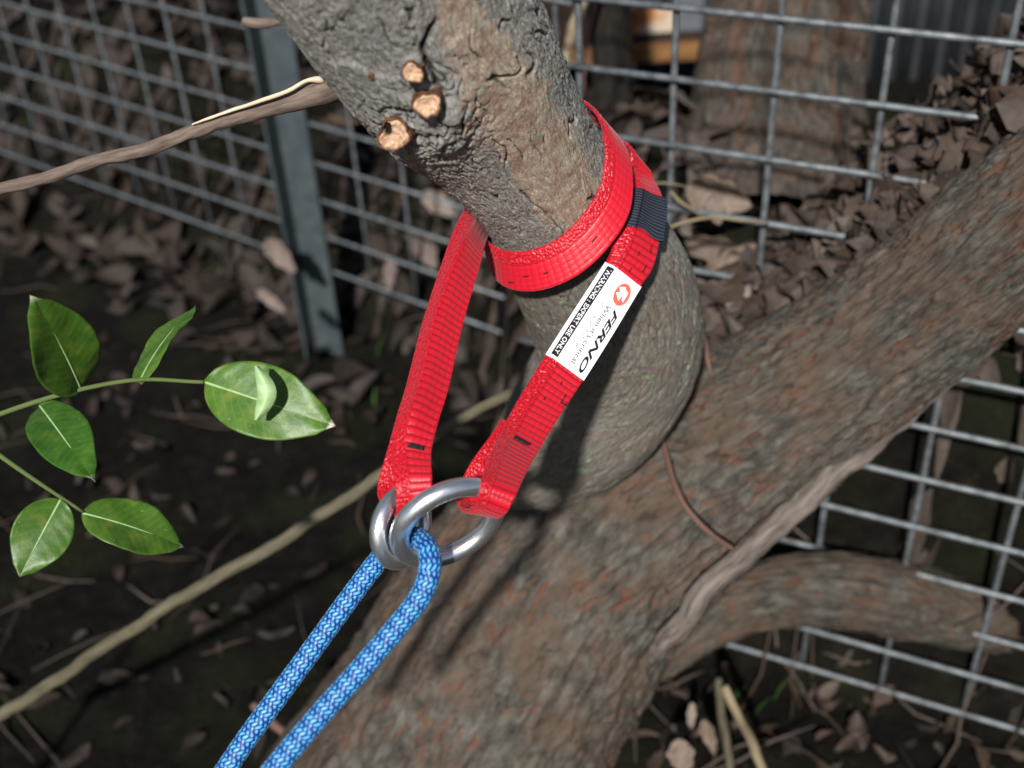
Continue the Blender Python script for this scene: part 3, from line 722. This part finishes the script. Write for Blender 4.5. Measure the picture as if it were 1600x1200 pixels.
# ------------------------------------------------------------------ rope
rp = [(330, 1330, .56), (395, 1247, .567), (430, 1200, .572), (500, 1117, .580), (560, 1050, .586), (620, 980, .592), (658, 930, .596), (672, 888, .598), (668, 856, .604), (650, 840, .617),
      (622, 846, .634), (598, 868, .638), (575, 896, .640), (540, 943, .638), (490, 1012, .634), (440, 1080, .630), (385, 1155, .625), (330, 1235, .620), (240, 1350, .61)]
Q2, s2, _ = cr(np.array([cs(*p) for p in rp]), step=.00036)
C2 = sm(Q2.copy(), 60)
def rope_mesh():
    T, N, B = frames(C2); m = 96; th = np.linspace(0, 2*np.pi, m, endpoint=False); NS = 12; hp = .0019
    ph, s = np.meshgrid(th, s2, indexing='xy')
    p = NS*ph/(2*np.pi)+s/(2*hp); q = NS*ph/(2*np.pi)-s/(2*hp)
    ip, iq = np.floor(p), np.floor(q); fp, fq = p-ip, q-iq
    over = ((ip-iq) % 4) < 2
    # strand running along constant p (over) or constant q
    a = np.where(over, fp, fq)                     # across the top strand
    b = np.where(over, (iq+fq-0), (ip+fp))
    # float spans two cells: where along the float are we (0..1)
    k = np.where(over, ((ip-iq) % 4 < 1)*1.0, ((ip-iq) % 4 < 3)*1.0)
    along = np.where(over, np.where(((ip-iq) % 4) < 1, fq*.5, .5+fq*.5), np.where(((ip-iq) % 4) < 3, fp*.5, .5+fp*.5))
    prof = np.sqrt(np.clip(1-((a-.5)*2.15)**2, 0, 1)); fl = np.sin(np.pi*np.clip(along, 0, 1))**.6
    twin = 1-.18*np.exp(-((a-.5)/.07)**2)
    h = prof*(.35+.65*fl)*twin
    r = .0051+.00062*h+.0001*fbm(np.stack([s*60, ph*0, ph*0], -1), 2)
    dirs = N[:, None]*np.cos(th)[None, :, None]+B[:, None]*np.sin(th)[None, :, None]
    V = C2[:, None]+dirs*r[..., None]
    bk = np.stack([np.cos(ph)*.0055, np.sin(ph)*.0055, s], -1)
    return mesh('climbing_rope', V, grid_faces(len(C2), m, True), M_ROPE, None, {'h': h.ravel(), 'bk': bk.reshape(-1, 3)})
tag(rope_mesh(), 'blue braided rope doubled through the steel rings, running out to the lower left', 'rope')
def mind(A, B): return float(np.sqrt(((A[:, None]-B[None])**2).sum(-1)).min())
print('RING-RING', mind(RBP, RSP), 'need .0095; BIG-ROPE', mind(RBP, C2[::6]), 'need .0108; SMALL-ROPE', mind(RSP, C2[::6]), 'need .0102',
      'BIG-WEB', mind(RBP, QM[::6]), 'SMALL-WEB', mind(RSP, QM[::6]))

# ------------------------------------------------------------------ fence
def wire(name, P, Qp, r, parent, sag=0, mat=None):
    n = 8 if sag == 0 else 24; t = np.linspace(0, 1, n)[:, None]; C = P*(1-t)+Qp*t
    return tube(name, C, r, M_WIRE, parent, 10, cam_space=False)
CH, CW = .062, .088
def panel(root, P, d, a0, a1, z0, z1, zref, aref, r=.0031, back=.0055):
    nd = np.array([-d[1], d[0]]); nd = nd*np.sign(nd[1])
    k0, k1 = math.ceil((z0-zref)/CH), math.floor((z1-zref)/CH)
    for k in range(k0, k1+1):
        z = zref+k*CH; A = P+d*a0; B = P+d*a1
        wire('horizontal_wire', np.r_[A, z], np.r_[B, z], r, root)
    k0, k1 = math.ceil((a0-aref)/CW), math.floor((a1-aref)/CW)
    for k in range(k0, k1+1):
        A = P+d*(aref+k*CW)+nd*back
        wire('vertical_wire', np.r_[A, z0], np.r_[A, z1], r, root)
fence = empty('wire_fence', (*FR0, 0), 'galvanised welded wire mesh fence behind the tree with a dark grey post', 'fence')
def par(P, d, Q): return float(np.dot(np.asarray(Q)[:2]-P, d))
qz = on_line(FR0, dR, 1050, 123)[2]; qa = par(FR0, dR, on_line(FR0, dR, 1049, 160))
panel(fence, FR0, dR, par(FR0, dR, eR), par(FR0, dR, cR), -.03, 1.15, qz, qa)
qz2 = on_line(FL0, dL, 600, 345)[2]; qa2 = par(FL0, dL, on_line(FL0, dL, 560, 320))
panel(fence, FL0, dL, par(FL0, dL, cL)-.17, par(FL0, dL, eL), on_line(FL0, dL, 560, 452)[2], 1.35, qz2, qa2, .0026)

# posts: folded steel angle
def post(P, d, w, ztop, name='post'):
    nd = np.array([-d[1], d[0]]); nd = nd*np.sign(nd[1])*-1.0; t = .004
    sec = [(-w/2, 0), (w/2, 0), (w/2, t), (-w/2+t, t), (-w/2+t, w*.8), (-w/2, w*.8)]
    zs = [-.15, ztop]; V = np.array([[np.r_[P+d*a+nd*b, z] for a, b in sec] for z in zs])
    me = bpy.data.meshes.new(name); k = len(sec)
    fs = [(i, (i+1) % k, k+(i+1) % k, k+i) for i in range(k)]+[tuple(range(k, 2*k))]
    me.from_pydata([tuple(p) for p in V.reshape(-1, 3)], [], fs); me.materials.append(M_POST); me.update()
    o = bpy.data.objects.new(name, me); COL.objects.link(o); set_parent(o, fence)
    bv = o.modifiers.new('bevel', 'BEVEL'); bv.width = .0012; bv.segments = 2
pp = on_line(FL0+np.array([0, -.02]), dL, 482, 350)
post(pp[:2], nrm(np.array([.96, -.28])), .050, 1.4)

# ------------------------------------------------------------------ other trees, shed, debris behind
def bg_tree(name, ctrl, mat, label, m=160, step=.005, amp=1.):
    t = empty(name, c2w(cs(*ctrl[0][:3])), label, 'tree')
    def dd(V, dirs, bk, C, T):
        st = bk*np.array([1, 1, .2])
        n1 = perlin(bk*np.array([1, 1, .12])*75+3); fis = smooth((n1-.22)/.16)
        r1 = ridge(st*95+fbm(bk*20, 2)[..., None]*.6); ck = smooth((r1-.7)/.3)
        d = amp*(.006*fbm(st*60, 3)-.004*fis-.006*ck+.01*fbm(bk*8, 2))
        return V+dirs*d[..., None], dict(fissure=fis, crack=ck*.55, foot_shade=0*fis)
    Vv, F, A, _ = swept(ctrl, step, m, dd); mesh('trunk', Vv, F, mat, t, A); return t
bg_tree('tree', [(1195, 420, 1.36, .125), (1205, 300, 1.42, .112), (1215, 150, 1.46, .100), (1235, 0, 1.50, .096), (1265, -250, 1.55, .093), (1300, -600, 1.65, .09)], M_TRUNK_FAR,
        'rough brown tree trunk with rusty streaks standing right behind the wire fence at upper right', 220, .003)
bg_tree('tree', [(968, 380, 1.34, .028), (964, 290, 1.38, .025), (958, 150, 1.44, .0245), (955, 0, 1.50, .024), (950, -250, 1.62, .024)], M_TRUNK_DARK,
        'slim black tree trunk behind the fence between the red loop and the rusty sheet', 90, .006, .5)
def box(name, c, s, rotz, mat, parent=None, bev=.003):
    x, y, z = [k/2 for k in s]
    V = np.array([(a*x, b*y, e*z) for a in (-1, 1) for b in (-1, 1) for e in (-1, 1)])
    F = [(0, 1, 3, 2), (4, 6, 7, 5), (0, 4, 5, 1), (2, 3, 7, 6), (0, 2, 6, 4), (1, 5, 7, 3)]
    me = bpy.data.meshes.new(name); me.from_pydata([tuple(v) for v in V], [], F); me.materials.append(mat)
    o = bpy.data.objects.new(name, me); COL.objects.link(o); o.location = c; o.rotation_euler = (0, 0, rotz)
    b = o.modifiers.new('bevel', 'BEVEL'); b.width = bev; b.segments = 2
    if parent:
        o.location = Vector(c)-parent.location; o.parent = parent
    return o
D0 = 2.25
shed_c = at(1010, 60, D0)
shed = empty('shed', (shed_c[0], shed_c[1]+.05, 0), 'grey ribbed metal shed wall with an orange board and rusty panel behind the fence', 'shed')
def corr(name, x0, x1, y, z0, z1, mat, parent, pitch=.05, amp=.008):
    x = np.arange(x0, x1, pitch/10); z = np.array([z0, z1]); a, b = np.meshgrid(x, z, indexing='ij'); w = np.sin(a/pitch*2*np.pi)
    V = np.stack([a, y+amp*np.sign(w)*np.abs(w)**.4, b], -1)
    o = mesh(name, V, grid_faces(*a.shape), mat, parent, cam_space=False)
    sol = o.modifiers.new('thick', 'SOLIDIFY'); sol.thickness = .002; return o
for k in range(4): corr('ribbed_sheet', .02+k*.62, .02+k*.62+.635, 2.42+.006*(k % 2), .02, 1.3, M_SHEET, shed)
c = at(1018, 35, D0); box('rusty_panel', c, (.10, .006, .052), 0, M_RUST, shed, .001)
c = at(1040, 61, D0); box('beam', c, (.62, .03, .018), 0, M_BEAM, shed)
c = at(1030, 82, D0-.02); box('board', c, (.36, .02, .032), 0, M_PLANK, shed)
c = at(1076, 40, D0+.03); box('board', c, (.05, .02, .12), 0, M_SHEET, shed)
c = at(880, 40, D0+.02); box('board', c, (.09, .02, .30), 0, M_BEAM, shed)
bp = at_z(1004, 210, .28)
b_ = box('brick', (bp[0], bp[1], ground_z(bp[0], bp[1])+.02), (.07, .1, .05), .15, M_BRICK, None, .004)
tag(b_, 'worn pinkish terracotta brick on the ground just left of the upright fence wire', 'brick')

# ------------------------------------------------------------------ dead stems, twigs, straw
t = simple_stem('fallen_stem', [(-160, 1210, 1.1, .0064), (60, 1080, 1.05, .0056), (240, 960, 1.02, .0054), (400, 868, 1.0, .0055), (500, 808, .995, .0052), (590, 745, .99, .0050), (700, 668, .985, .0046), (800, 612, .98, .0042), (900, 560, .99, .0035), (960, 520, 1.02, .003)], M_PALESTEM, None, 16, .0, .004, 4)
tag(t, 'long pale greenish dead stem slanting up behind the red sling from lower left', 'stem')
def dstem(pts, mat, label, cat='twig', group=None, seed=0, name='dry_twig', m=10):
    o = simple_stem(name, pts, mat, None, m, 0, .004, seed); tag(o, label, cat, group); return o
dstem([(878, 130, 1.35, .0035), (884, 90, 1.35, .0055), (895, 50, 1.36, .006), (908, 10, 1.37, .007), (925, -50, 1.38, .006)], M_STRAW, 'broad straw-coloured dry stem beside the limb at the top of the picture', 'stem', seed=11, name='dry_stalk')
dstem([(905, 170, 1.45, .003), (915, 90, 1.45, .0035), (928, 20, 1.46, .0035), (945, -60, 1.48, .003)], M_THINTWIG, 'thin dull brown stem just left of the slim black trunk', 'stem', seed=12, name='dry_stalk')
dstem([(1010, 288, 1.10, .0006), (1040, 286, 1.09, .0009), (1075, 292, 1.1, .0006)], M_STRAW, 'very thin dry straw sticking out above the black keeper', 'straw', seed=13, name='straw')
dstem([(1048, 298, 1.09, .0012), (1062, 315, 1.09, .0018), (1085, 330, 1.1, .0016), (1105, 345, 1.12, .0008)], M_STRAW, 'short yellow straw bent over the wire beside the black keeper', 'straw', seed=14, name='straw')
dstem([(1030, 368, 1.04, .0008), (1060, 350, 1.05, .0017), (1110, 340, 1.06, .0017), (1165, 345, 1.06, .0014), (1200, 348, 1.07, .0009)], M_STRAW, 'long curved yellow straw lying along the fence wire right of the sling', 'straw', seed=15, name='straw')
dstem([(1098, 520, .98, .002), (1105, 555, .975, .0025), (1112, 590, .975, .0012)], M_THINTWIG, 'short reddish twig standing where the limb meets the leaf bank', seed=16)
dstem([(1122, 1060, 1.22, .004), (1128, 1120, 1.20, .0045), (1140, 1190, 1.17, .004), (1150, 1260, 1.15, .003)], M_PALESTEM, 'left one of two pale sticks on the soil at bottom right', seed=17)
dstem([(1132, 1072, 1.2, .0045), (1155, 1120, 1.19, .0045), (1178, 1170, 1.16, .005), (1205, 1240, 1.13, .004)], M_STRAW, 'right one of two pale sticks on the soil at bottom right', seed=18)
dstem([(395, 1100, 1.2, .004), (450, 1150, 1.19, .0045), (520, 1200, 1.15, .004), (590, 1260, 1.12, .003)], M_THINTWIG, 'brown stick on the dark soil crossing behind both rope legs', seed=19)
dstem([(640, 140, 1.9, .002), (560, 190, 1.85, .003), (470, 170, 1.8, .003), (400, 190, 1.75, .002)], M_THINTWIG, 'thin reddish twig behind the post near the broken twig', seed=20)
dstem([(380, 34, .9, .0035), (405, 38, .9, .004), (432, 36, .9, .0028), (445, 34, .9, .001)], M_TWIG, 'short brown twig tip poking in at the upper left corner', seed=21)

# ------------------------------------------------------------------ dead leaves
def leaf_grid(L, W, curl, bend, seedv, n=7, m=5, notch=0.):
    """one curled leaf lying in XY, base at origin side; returns (n*m,3)"""
    r_ = np.random.default_rng(seedv); t = np.linspace(0, 1, n); w = np.linspace(-1, 1, m)
    a, b = np.meshgrid(t, w, indexing='ij')
    prof = np.sin(np.pi*np.clip(a, .0, 1)**.8)**.75*(1-.25*a)+.02
    x = (a-.5)*L; y = b*prof*W/2*(1+.12*np.sin(a*19+seedv))
    z = curl*W*(b**2)*prof+bend*L*(a-.5)**2+.05*L*np.sin(a*7+b*2+seedv)*r_.uniform(.3, 1)
    return np.stack([x, y, z], -1)
def rotm(yaw, pitch, roll):
    cy, sy, cp, sp, cr_, sr = math.cos(yaw), math.sin(yaw), math.cos(pitch), math.sin(pitch), math.cos(roll), math.sin(roll)
    return np.array([[cy, -sy, 0], [sy, cy, 0], [0, 0, 1]]) @ np.array([[cp, 0, sp], [0, 1, 0], [-sp, 0, cp]]) @ np.array([[1, 0, 0], [0, cr_, -sr], [0, sr, cr_]])
protos = [leaf_grid(1, rng.uniform(.35, .6), rng.uniform(-.5, .7), rng.uniform(-.5, .6), k) for k in range(40)]
def scatter(n, xr, yr, size, lift, keep=None, tone=(0, 1), tilt=.34):
    Vs, Ts = [], []
    xs = rng.uniform(*xr, n); ys = rng.uniform(*yr, n)
    if keep is not None:
        k = keep(xs, ys); xs, ys = xs[k], ys[k]
    zs = ground_z(xs, ys); dzx = (ground_z(xs+.02, ys)-ground_z(xs-.02, ys))/.04; dzy = (ground_z(xs, ys+.02)-ground_z(xs, ys-.02))/.04
    for x, y, z, gx_, gy_ in zip(xs, ys, zs, dzx, dzy):
        L = rng.uniform(*size); Pm = protos[rng.integers(40)]*L
        Rm = rotm(rng.uniform(0, 6.3), rng.normal(0, tilt), rng.normal(0, tilt)); v = Pm.reshape(-1, 3) @ Rm.T
        v[:, 2] += v[:, 0]*np.clip(gx_, -2, 2)+v[:, 1]*np.clip(gy_, -2, 2)
        Vs.append(v+np.array([x, y, z+rng.uniform(.0, lift)])); Ts.append(np.full(len(v), rng.uniform(*tone)))
    nV = len(Vs); F = (grid_faces(7, 5)[None]+np.arange(nV)[:, None, None]*35).reshape(-1, 4)
    return np.concatenate(Vs), F, np.concatenate(Ts)
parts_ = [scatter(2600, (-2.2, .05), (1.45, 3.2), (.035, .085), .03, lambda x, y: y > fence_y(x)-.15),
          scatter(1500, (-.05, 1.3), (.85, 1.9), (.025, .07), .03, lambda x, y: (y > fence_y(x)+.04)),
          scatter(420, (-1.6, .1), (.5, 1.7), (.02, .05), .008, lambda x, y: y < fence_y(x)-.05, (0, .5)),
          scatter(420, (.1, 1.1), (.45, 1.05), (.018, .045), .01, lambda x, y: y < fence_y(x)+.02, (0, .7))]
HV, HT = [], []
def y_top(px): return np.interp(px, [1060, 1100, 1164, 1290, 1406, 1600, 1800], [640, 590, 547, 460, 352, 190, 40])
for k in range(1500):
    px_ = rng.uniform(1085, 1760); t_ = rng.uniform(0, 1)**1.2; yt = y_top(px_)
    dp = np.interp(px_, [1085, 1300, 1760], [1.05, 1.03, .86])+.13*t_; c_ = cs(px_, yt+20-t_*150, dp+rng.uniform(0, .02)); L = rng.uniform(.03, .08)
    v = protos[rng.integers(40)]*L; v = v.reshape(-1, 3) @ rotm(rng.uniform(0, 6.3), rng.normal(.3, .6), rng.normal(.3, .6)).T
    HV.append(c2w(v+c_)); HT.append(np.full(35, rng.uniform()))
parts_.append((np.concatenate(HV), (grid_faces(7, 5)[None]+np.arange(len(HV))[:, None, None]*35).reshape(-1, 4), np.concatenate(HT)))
for (pa, mt) in (((0, 2), M_LITTER_SHADED), ((1, 3, 4), M_LITTER)):
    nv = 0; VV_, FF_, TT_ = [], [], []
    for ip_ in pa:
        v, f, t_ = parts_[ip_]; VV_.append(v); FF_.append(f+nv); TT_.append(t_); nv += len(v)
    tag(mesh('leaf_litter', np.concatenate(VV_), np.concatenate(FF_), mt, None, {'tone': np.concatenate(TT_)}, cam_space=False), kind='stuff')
# twigs and crumbs in the litter
VV_, FF_, nv = [], [], 0
for k in range(520):
    right = rng.random() < .5
    x = rng.uniform(-1.7, .1) if not right else rng.uniform(.05, 1.0); y = rng.uniform(.6, 2.6)
    if right: y = rng.uniform(.55, 1.6)
    z = ground_z(x, y)+.008; L = rng.uniform(.04, .18); yaw = rng.uniform(0, 3.14); r_ = rng.uniform(.0008, .0024)
    d = np.array([math.cos(yaw), math.sin(yaw), rng.normal(0, .15)])*L/2
    q = np.array([[x, y, z]])+np.array([[-1], [-.3], [.3], [1]])*d+rng.normal(0, L*.03, (4, 3)); q[:, 2] = np.maximum(q[:, 2], ground_z(q[:, 0], q[:, 1])+.004)
    T, N, B = frames(q); th = np.arange(5)*2*np.pi/5
    v = q[:, None]+(N[:, None]*np.cos(th)[None, :, None]+B[:, None]*np.sin(th)[None, :, None])*r_*np.array([.6, 1, .9, .3])[:, None, None]
    VV_.append(v.reshape(-1, 3)); FF_.append(grid_faces(4, 5, True)+nv); nv += 20
tg = mesh('twig_litter', np.concatenate(VV_), np.concatenate(FF_), M_LITTER, None, {'tone': np.repeat(rng.uniform(.1, 1, 520), 20)}, cam_space=False)
tag(tg, kind='stuff')
# grass wisps
VV_, FF_, nv = [], [], 0
for k in range(26):
    px_, py_ = [(545, 575), (1180, 1080), (1100, 1010), (1185, 950)][rng.integers(4)]
    c_ = at_z(px_+rng.normal(0, 28), py_+rng.normal(0, 30), .02); x, y = c_[0], c_[1]; z = float(ground_z(x, y)); L = rng.uniform(.015, .05); yaw = rng.uniform(0, 6.3)
    d = np.array([math.cos(yaw), math.sin(yaw), 0]); p = np.array([-d[1], d[0], 0])*.0012
    q = [np.array([x, y, z])+d*L*.5*t_**2+np.array([0, 0, L*t_]) for t_ in (0, .5, 1)]
    v = np.array([q[0]-p, q[0]+p, q[1]-p*.8, q[1]+p*.8, q[2]-p*.1, q[2]+p*.1]); VV_.append(v); FF_.append(np.array([[0, 1, 3, 2], [2, 3, 5, 4]])+nv); nv += 6
tag(mesh('grass', np.concatenate(VV_), np.concatenate(FF_), M_GRASS, None, cam_space=False), kind='stuff')

def hero_leaf(px_, py_, dep, Lpx, yaw_px, Wr, tone, label, curl=.3, bend=.2, seed=0, tiltv=(0, 0), grp=None):
    c_ = cs(px_, py_, dep); L = Lpx/FPX*dep; a = R(yaw_px)
    v = leaf_grid(L, L*Wr, curl, bend, seed, 15, 9)
    v = v.reshape(-1, 3) @ rotm(-a, tiltv[0], tiltv[1]).T
    o = mesh('dry_leaf', v+c_, grid_faces(15, 9), M_DRY, None, {'tone': np.full(135, tone)})
    tag(o, label, 'leaf', grp)
    so = o.modifiers.new('thick', 'SOLIDIFY'); so.thickness = .0006
    return o
hero_leaf(1122, 305, 1.22, 110, 15, .62, .66, 'large pinkish brown curled dead leaf behind the wires at the foot of the rough trunk', .35, .25, 3, (.1, .4))
hero_leaf(1118, 328, 1.20, 50, 75, .7, .9, 'small pale pinkish leaf standing under the large curled leaf', .1, .1, 4, (0, .3))
hero_leaf(1120, 385, 1.20, 110, 12, .45, .25, 'dark brown folded leaf between the two fence wires on the right', .4, .3, 5, (.2, .5))
hero_leaf(1150, 395, 1.17, 120, -28, .18, .62, 'long narrow brown leaf slanting below the fence wire on the right', .3, .1, 6, (0, .2))
hero_leaf(1175, 415, 1.16, 110, -30, .2, .5, 'narrow tan leaf just above the lower fence wire by the right edge', .3, .1, 7, (0, .2))
hero_leaf(1115, 438, 1.18, 70, 15, .55, .8, 'rounded pale brown leaf under the lower fence wire beside the limb', .3, .2, 8, (.1, .3))
hero_leaf(1160, 485, 1.10, 60, 20, .3, .95, 'cream pointed leaf lying across the leaf bank on the right', .2, .2, 9, (.1, .2))
hero_leaf(1172, 460, 1.11, 36, 100, .55, .97, 'small upright pale leaf above the cream pointed leaf', .2, .1, 10, (0, .3))
hero_leaf(1168, 505, 1.09, 95, -48, .28, .6, 'long grey brown leaf crossing under the cream pointed leaf', .3, .2, 12, (0, .3))
hero_leaf(1080, 1120, 1.27, 45, 95, .34, .98, 'small lilac white upright leaf on the dark soil at bottom right', .2, .1, 13, (0, .1))
hero_leaf(1065, 1182, 1.20, 60, 80, .75, .72, 'broad tan leaf at the bottom edge right of the trunk foot', .2, .1, 14, (.1, .2))
hero_leaf(1108, 1150, 1.22, 60, 70, .42, .6, 'narrow tan leaf between the lilac white leaf and the pale sticks', .2, .2, 15, (.1, .3))
hero_leaf(530, 1185, 1.17, 70, 10, .4, .85, 'pale brown leaf on the soil just right of the front rope leg at the bottom', .3, .2, 16, (.1, .2))
hero_leaf(595, 1130, 1.24, 55, 60, .35, .5, 'dull brown leaf on dark soil between rope and trunk foot', .3, .2, 17, (.1, .2))
hero_leaf(660, 235, 1.98, 100, 25, .5, .66, 'reddish brown leaf behind the mesh just below the lowest cut stub', .3, .3, 18, (.2, .3))
hero_leaf(690, 320, 1.9, 70, 30, .5, .95, 'pale leaf behind the mesh right beside the top of the left sling leg', .2, .2, 19, (.1, .2))
hero_leaf(610, 430, 1.8, 55, 95, .4, .85, 'upright pale oval leaf behind the mesh left of the sling leg', .2, .1, 20, (.1, .2))
hero_leaf(665, 390, 1.82, 70, 60, .6, .8, 'large pale brown leaf behind the mesh touching the left sling leg', .2, .2, 21, (.1, .2))
hero_leaf(440, 400, 1.75, 70, 50, .5, .75, 'dull pinkish leaf in front of the post on its left', .2, .2, 22, (.1, .2))
hero_leaf(425, 470, 1.68, 60, 40, .35, .9, 'narrow greyish leaf left of the lower part of the post', .2, .2, 23, (.1, .2))

M_END = 0
# ------------------------------------------------------------------ green shrub at the left
shr_base = at(-350, 1150, 1.0); shr_base[2] = 0
shrub = empty('shrub', shr_base, 'shrub branch with glossy green leaves reaching in from the left edge', 'shrub')
shc = w2c(shr_base)
def cstem(pts, r0, r1, name='stem'):
    P = np.array(pts); Q, s, _ = cr(P, step=.006); return tube(name, Q, np.linspace(r0, r1, len(Q)), M_LEAFSTEM, shrub, 10)
M_LEAFSTEM = stem_mat('green_stem', (.07, .1, .03), (.12, .16, .05))
cstem([shc, cs(-330, 900, .86), cs(-160, 720, .74), cs(20, 640, .68), cs(190, 596, .65), cs(318, 597, .635)], .005, .0010)
cstem([cs(-60, 668, .70), cs(40, 740, .71), cs(130, 800, .72)], .0018, .001)
def green_leaf(basep, tipp, Wd, up, fold=.12, mat=None, bend=.06, name='leaf', asym=0., tipk=.25):
    basep, tipp = np.asarray(basep), np.asarray(tipp); L = np.linalg.norm(tipp-basep); X_ = nrm(tipp-basep); Z_ = nrm(up-X_*np.dot(up, X_)); Y_ = np.cross(Z_, X_)
    n, m = 40, 25; t = np.linspace(0, 1, n); w = np.linspace(-1, 1, m); a, b = np.meshgrid(t, w, indexing='ij')
    prof = np.clip(np.sin(np.pi*a**.85), 0, 1)**.62*(1-.18*smooth((a-.6)/.35))
    prof = prof*np.clip((1-a)/.10, 0, 1)**.6*smooth(a/.04+.1)+.012
    y = b*prof*Wd/2*(1+asym*b)
    z = fold*np.abs(b)*Wd*prof*.5-bend*L*(a-.4)**2*3+.00018*np.sin(a*42-np.abs(b)*7)*np.abs(b)+.0014*np.sin(a*9+b*2)*np.abs(b)
    V = basep+X_*(a*L)[..., None]+Y_*y[..., None]+Z_*z[..., None]
    o = mesh(name, V, grid_faces(n, m), mat or M_LEAF, shrub, {'bk': np.stack([a*L, y, 0*y], -1).reshape(-1, 3), 'tip': (smooth((a-.955)/.02)*tipk).ravel()})
    so = o.modifiers.new('thick', 'SOLIDIFY'); so.thickness = .0005; so.offset = -1
    vein = tube('midrib', basep+X_*(t*L)[:, None]*.97+Z_*(-bend*L*(t-.4)**2*3+.0003)[:, None], np.linspace(.0008, .0002, n), M_LEAFUNDER, o, 6)
    return o
green_leaf(cs(318, 596, .635), cs(520, 664, .625), .0385, np.array([-.25, .25, 1]), .10, tipk=1.)
# folded lighter leaf lying over it
n, m = 30, 14; t = np.linspace(0, 1, n); w = np.linspace(-1, 1, m); a, b = np.meshgrid(t, w, indexing='ij')
cen = np.array([cs(401+16*math.sin(math.pi*q), 572+84*q, .612) for q in t]); wd = (.0048*np.sin(np.pi*np.clip(t, .03, .97))**.5)
V = cen[:, None]+np.stack([b*wd[:, None], 0*b, .003*(1-b**2)], -1)
mesh('curled_leaf', V, grid_faces(n, m), M_LEAFUNDER, shrub, {'bk': np.stack([a*.03, b*.004, 0*b], -1).reshape(-1, 3)})
for bp_, tp_, wd_, up_ in [((215, 594, .65), (300, 470, .70), .026, (-.6, .5, .8)), ((130, 612, .662), (60, 470, .60), .037, (.5, .2, 1)),
                           ((60, 630, .67), (140, 740, .62), .030, (-.1, .7, .7)), ((130, 800, .72), (290, 850, .74), .036, (.1, .8, .9)),
                           ((95, 780, .715), (30, 900, .70), .033, (.4, .3, 1)), ((-20, 655, .69), (-120, 560, .66), .04, (.1, .6, 1))]:
    green_leaf(cs(*bp_), cs(*tp_), wd_, np.array(up_), .12)
print('TRIS', sum(len(o.data.polygons) for o in bpy.data.objects if o.type == 'MESH')*2)
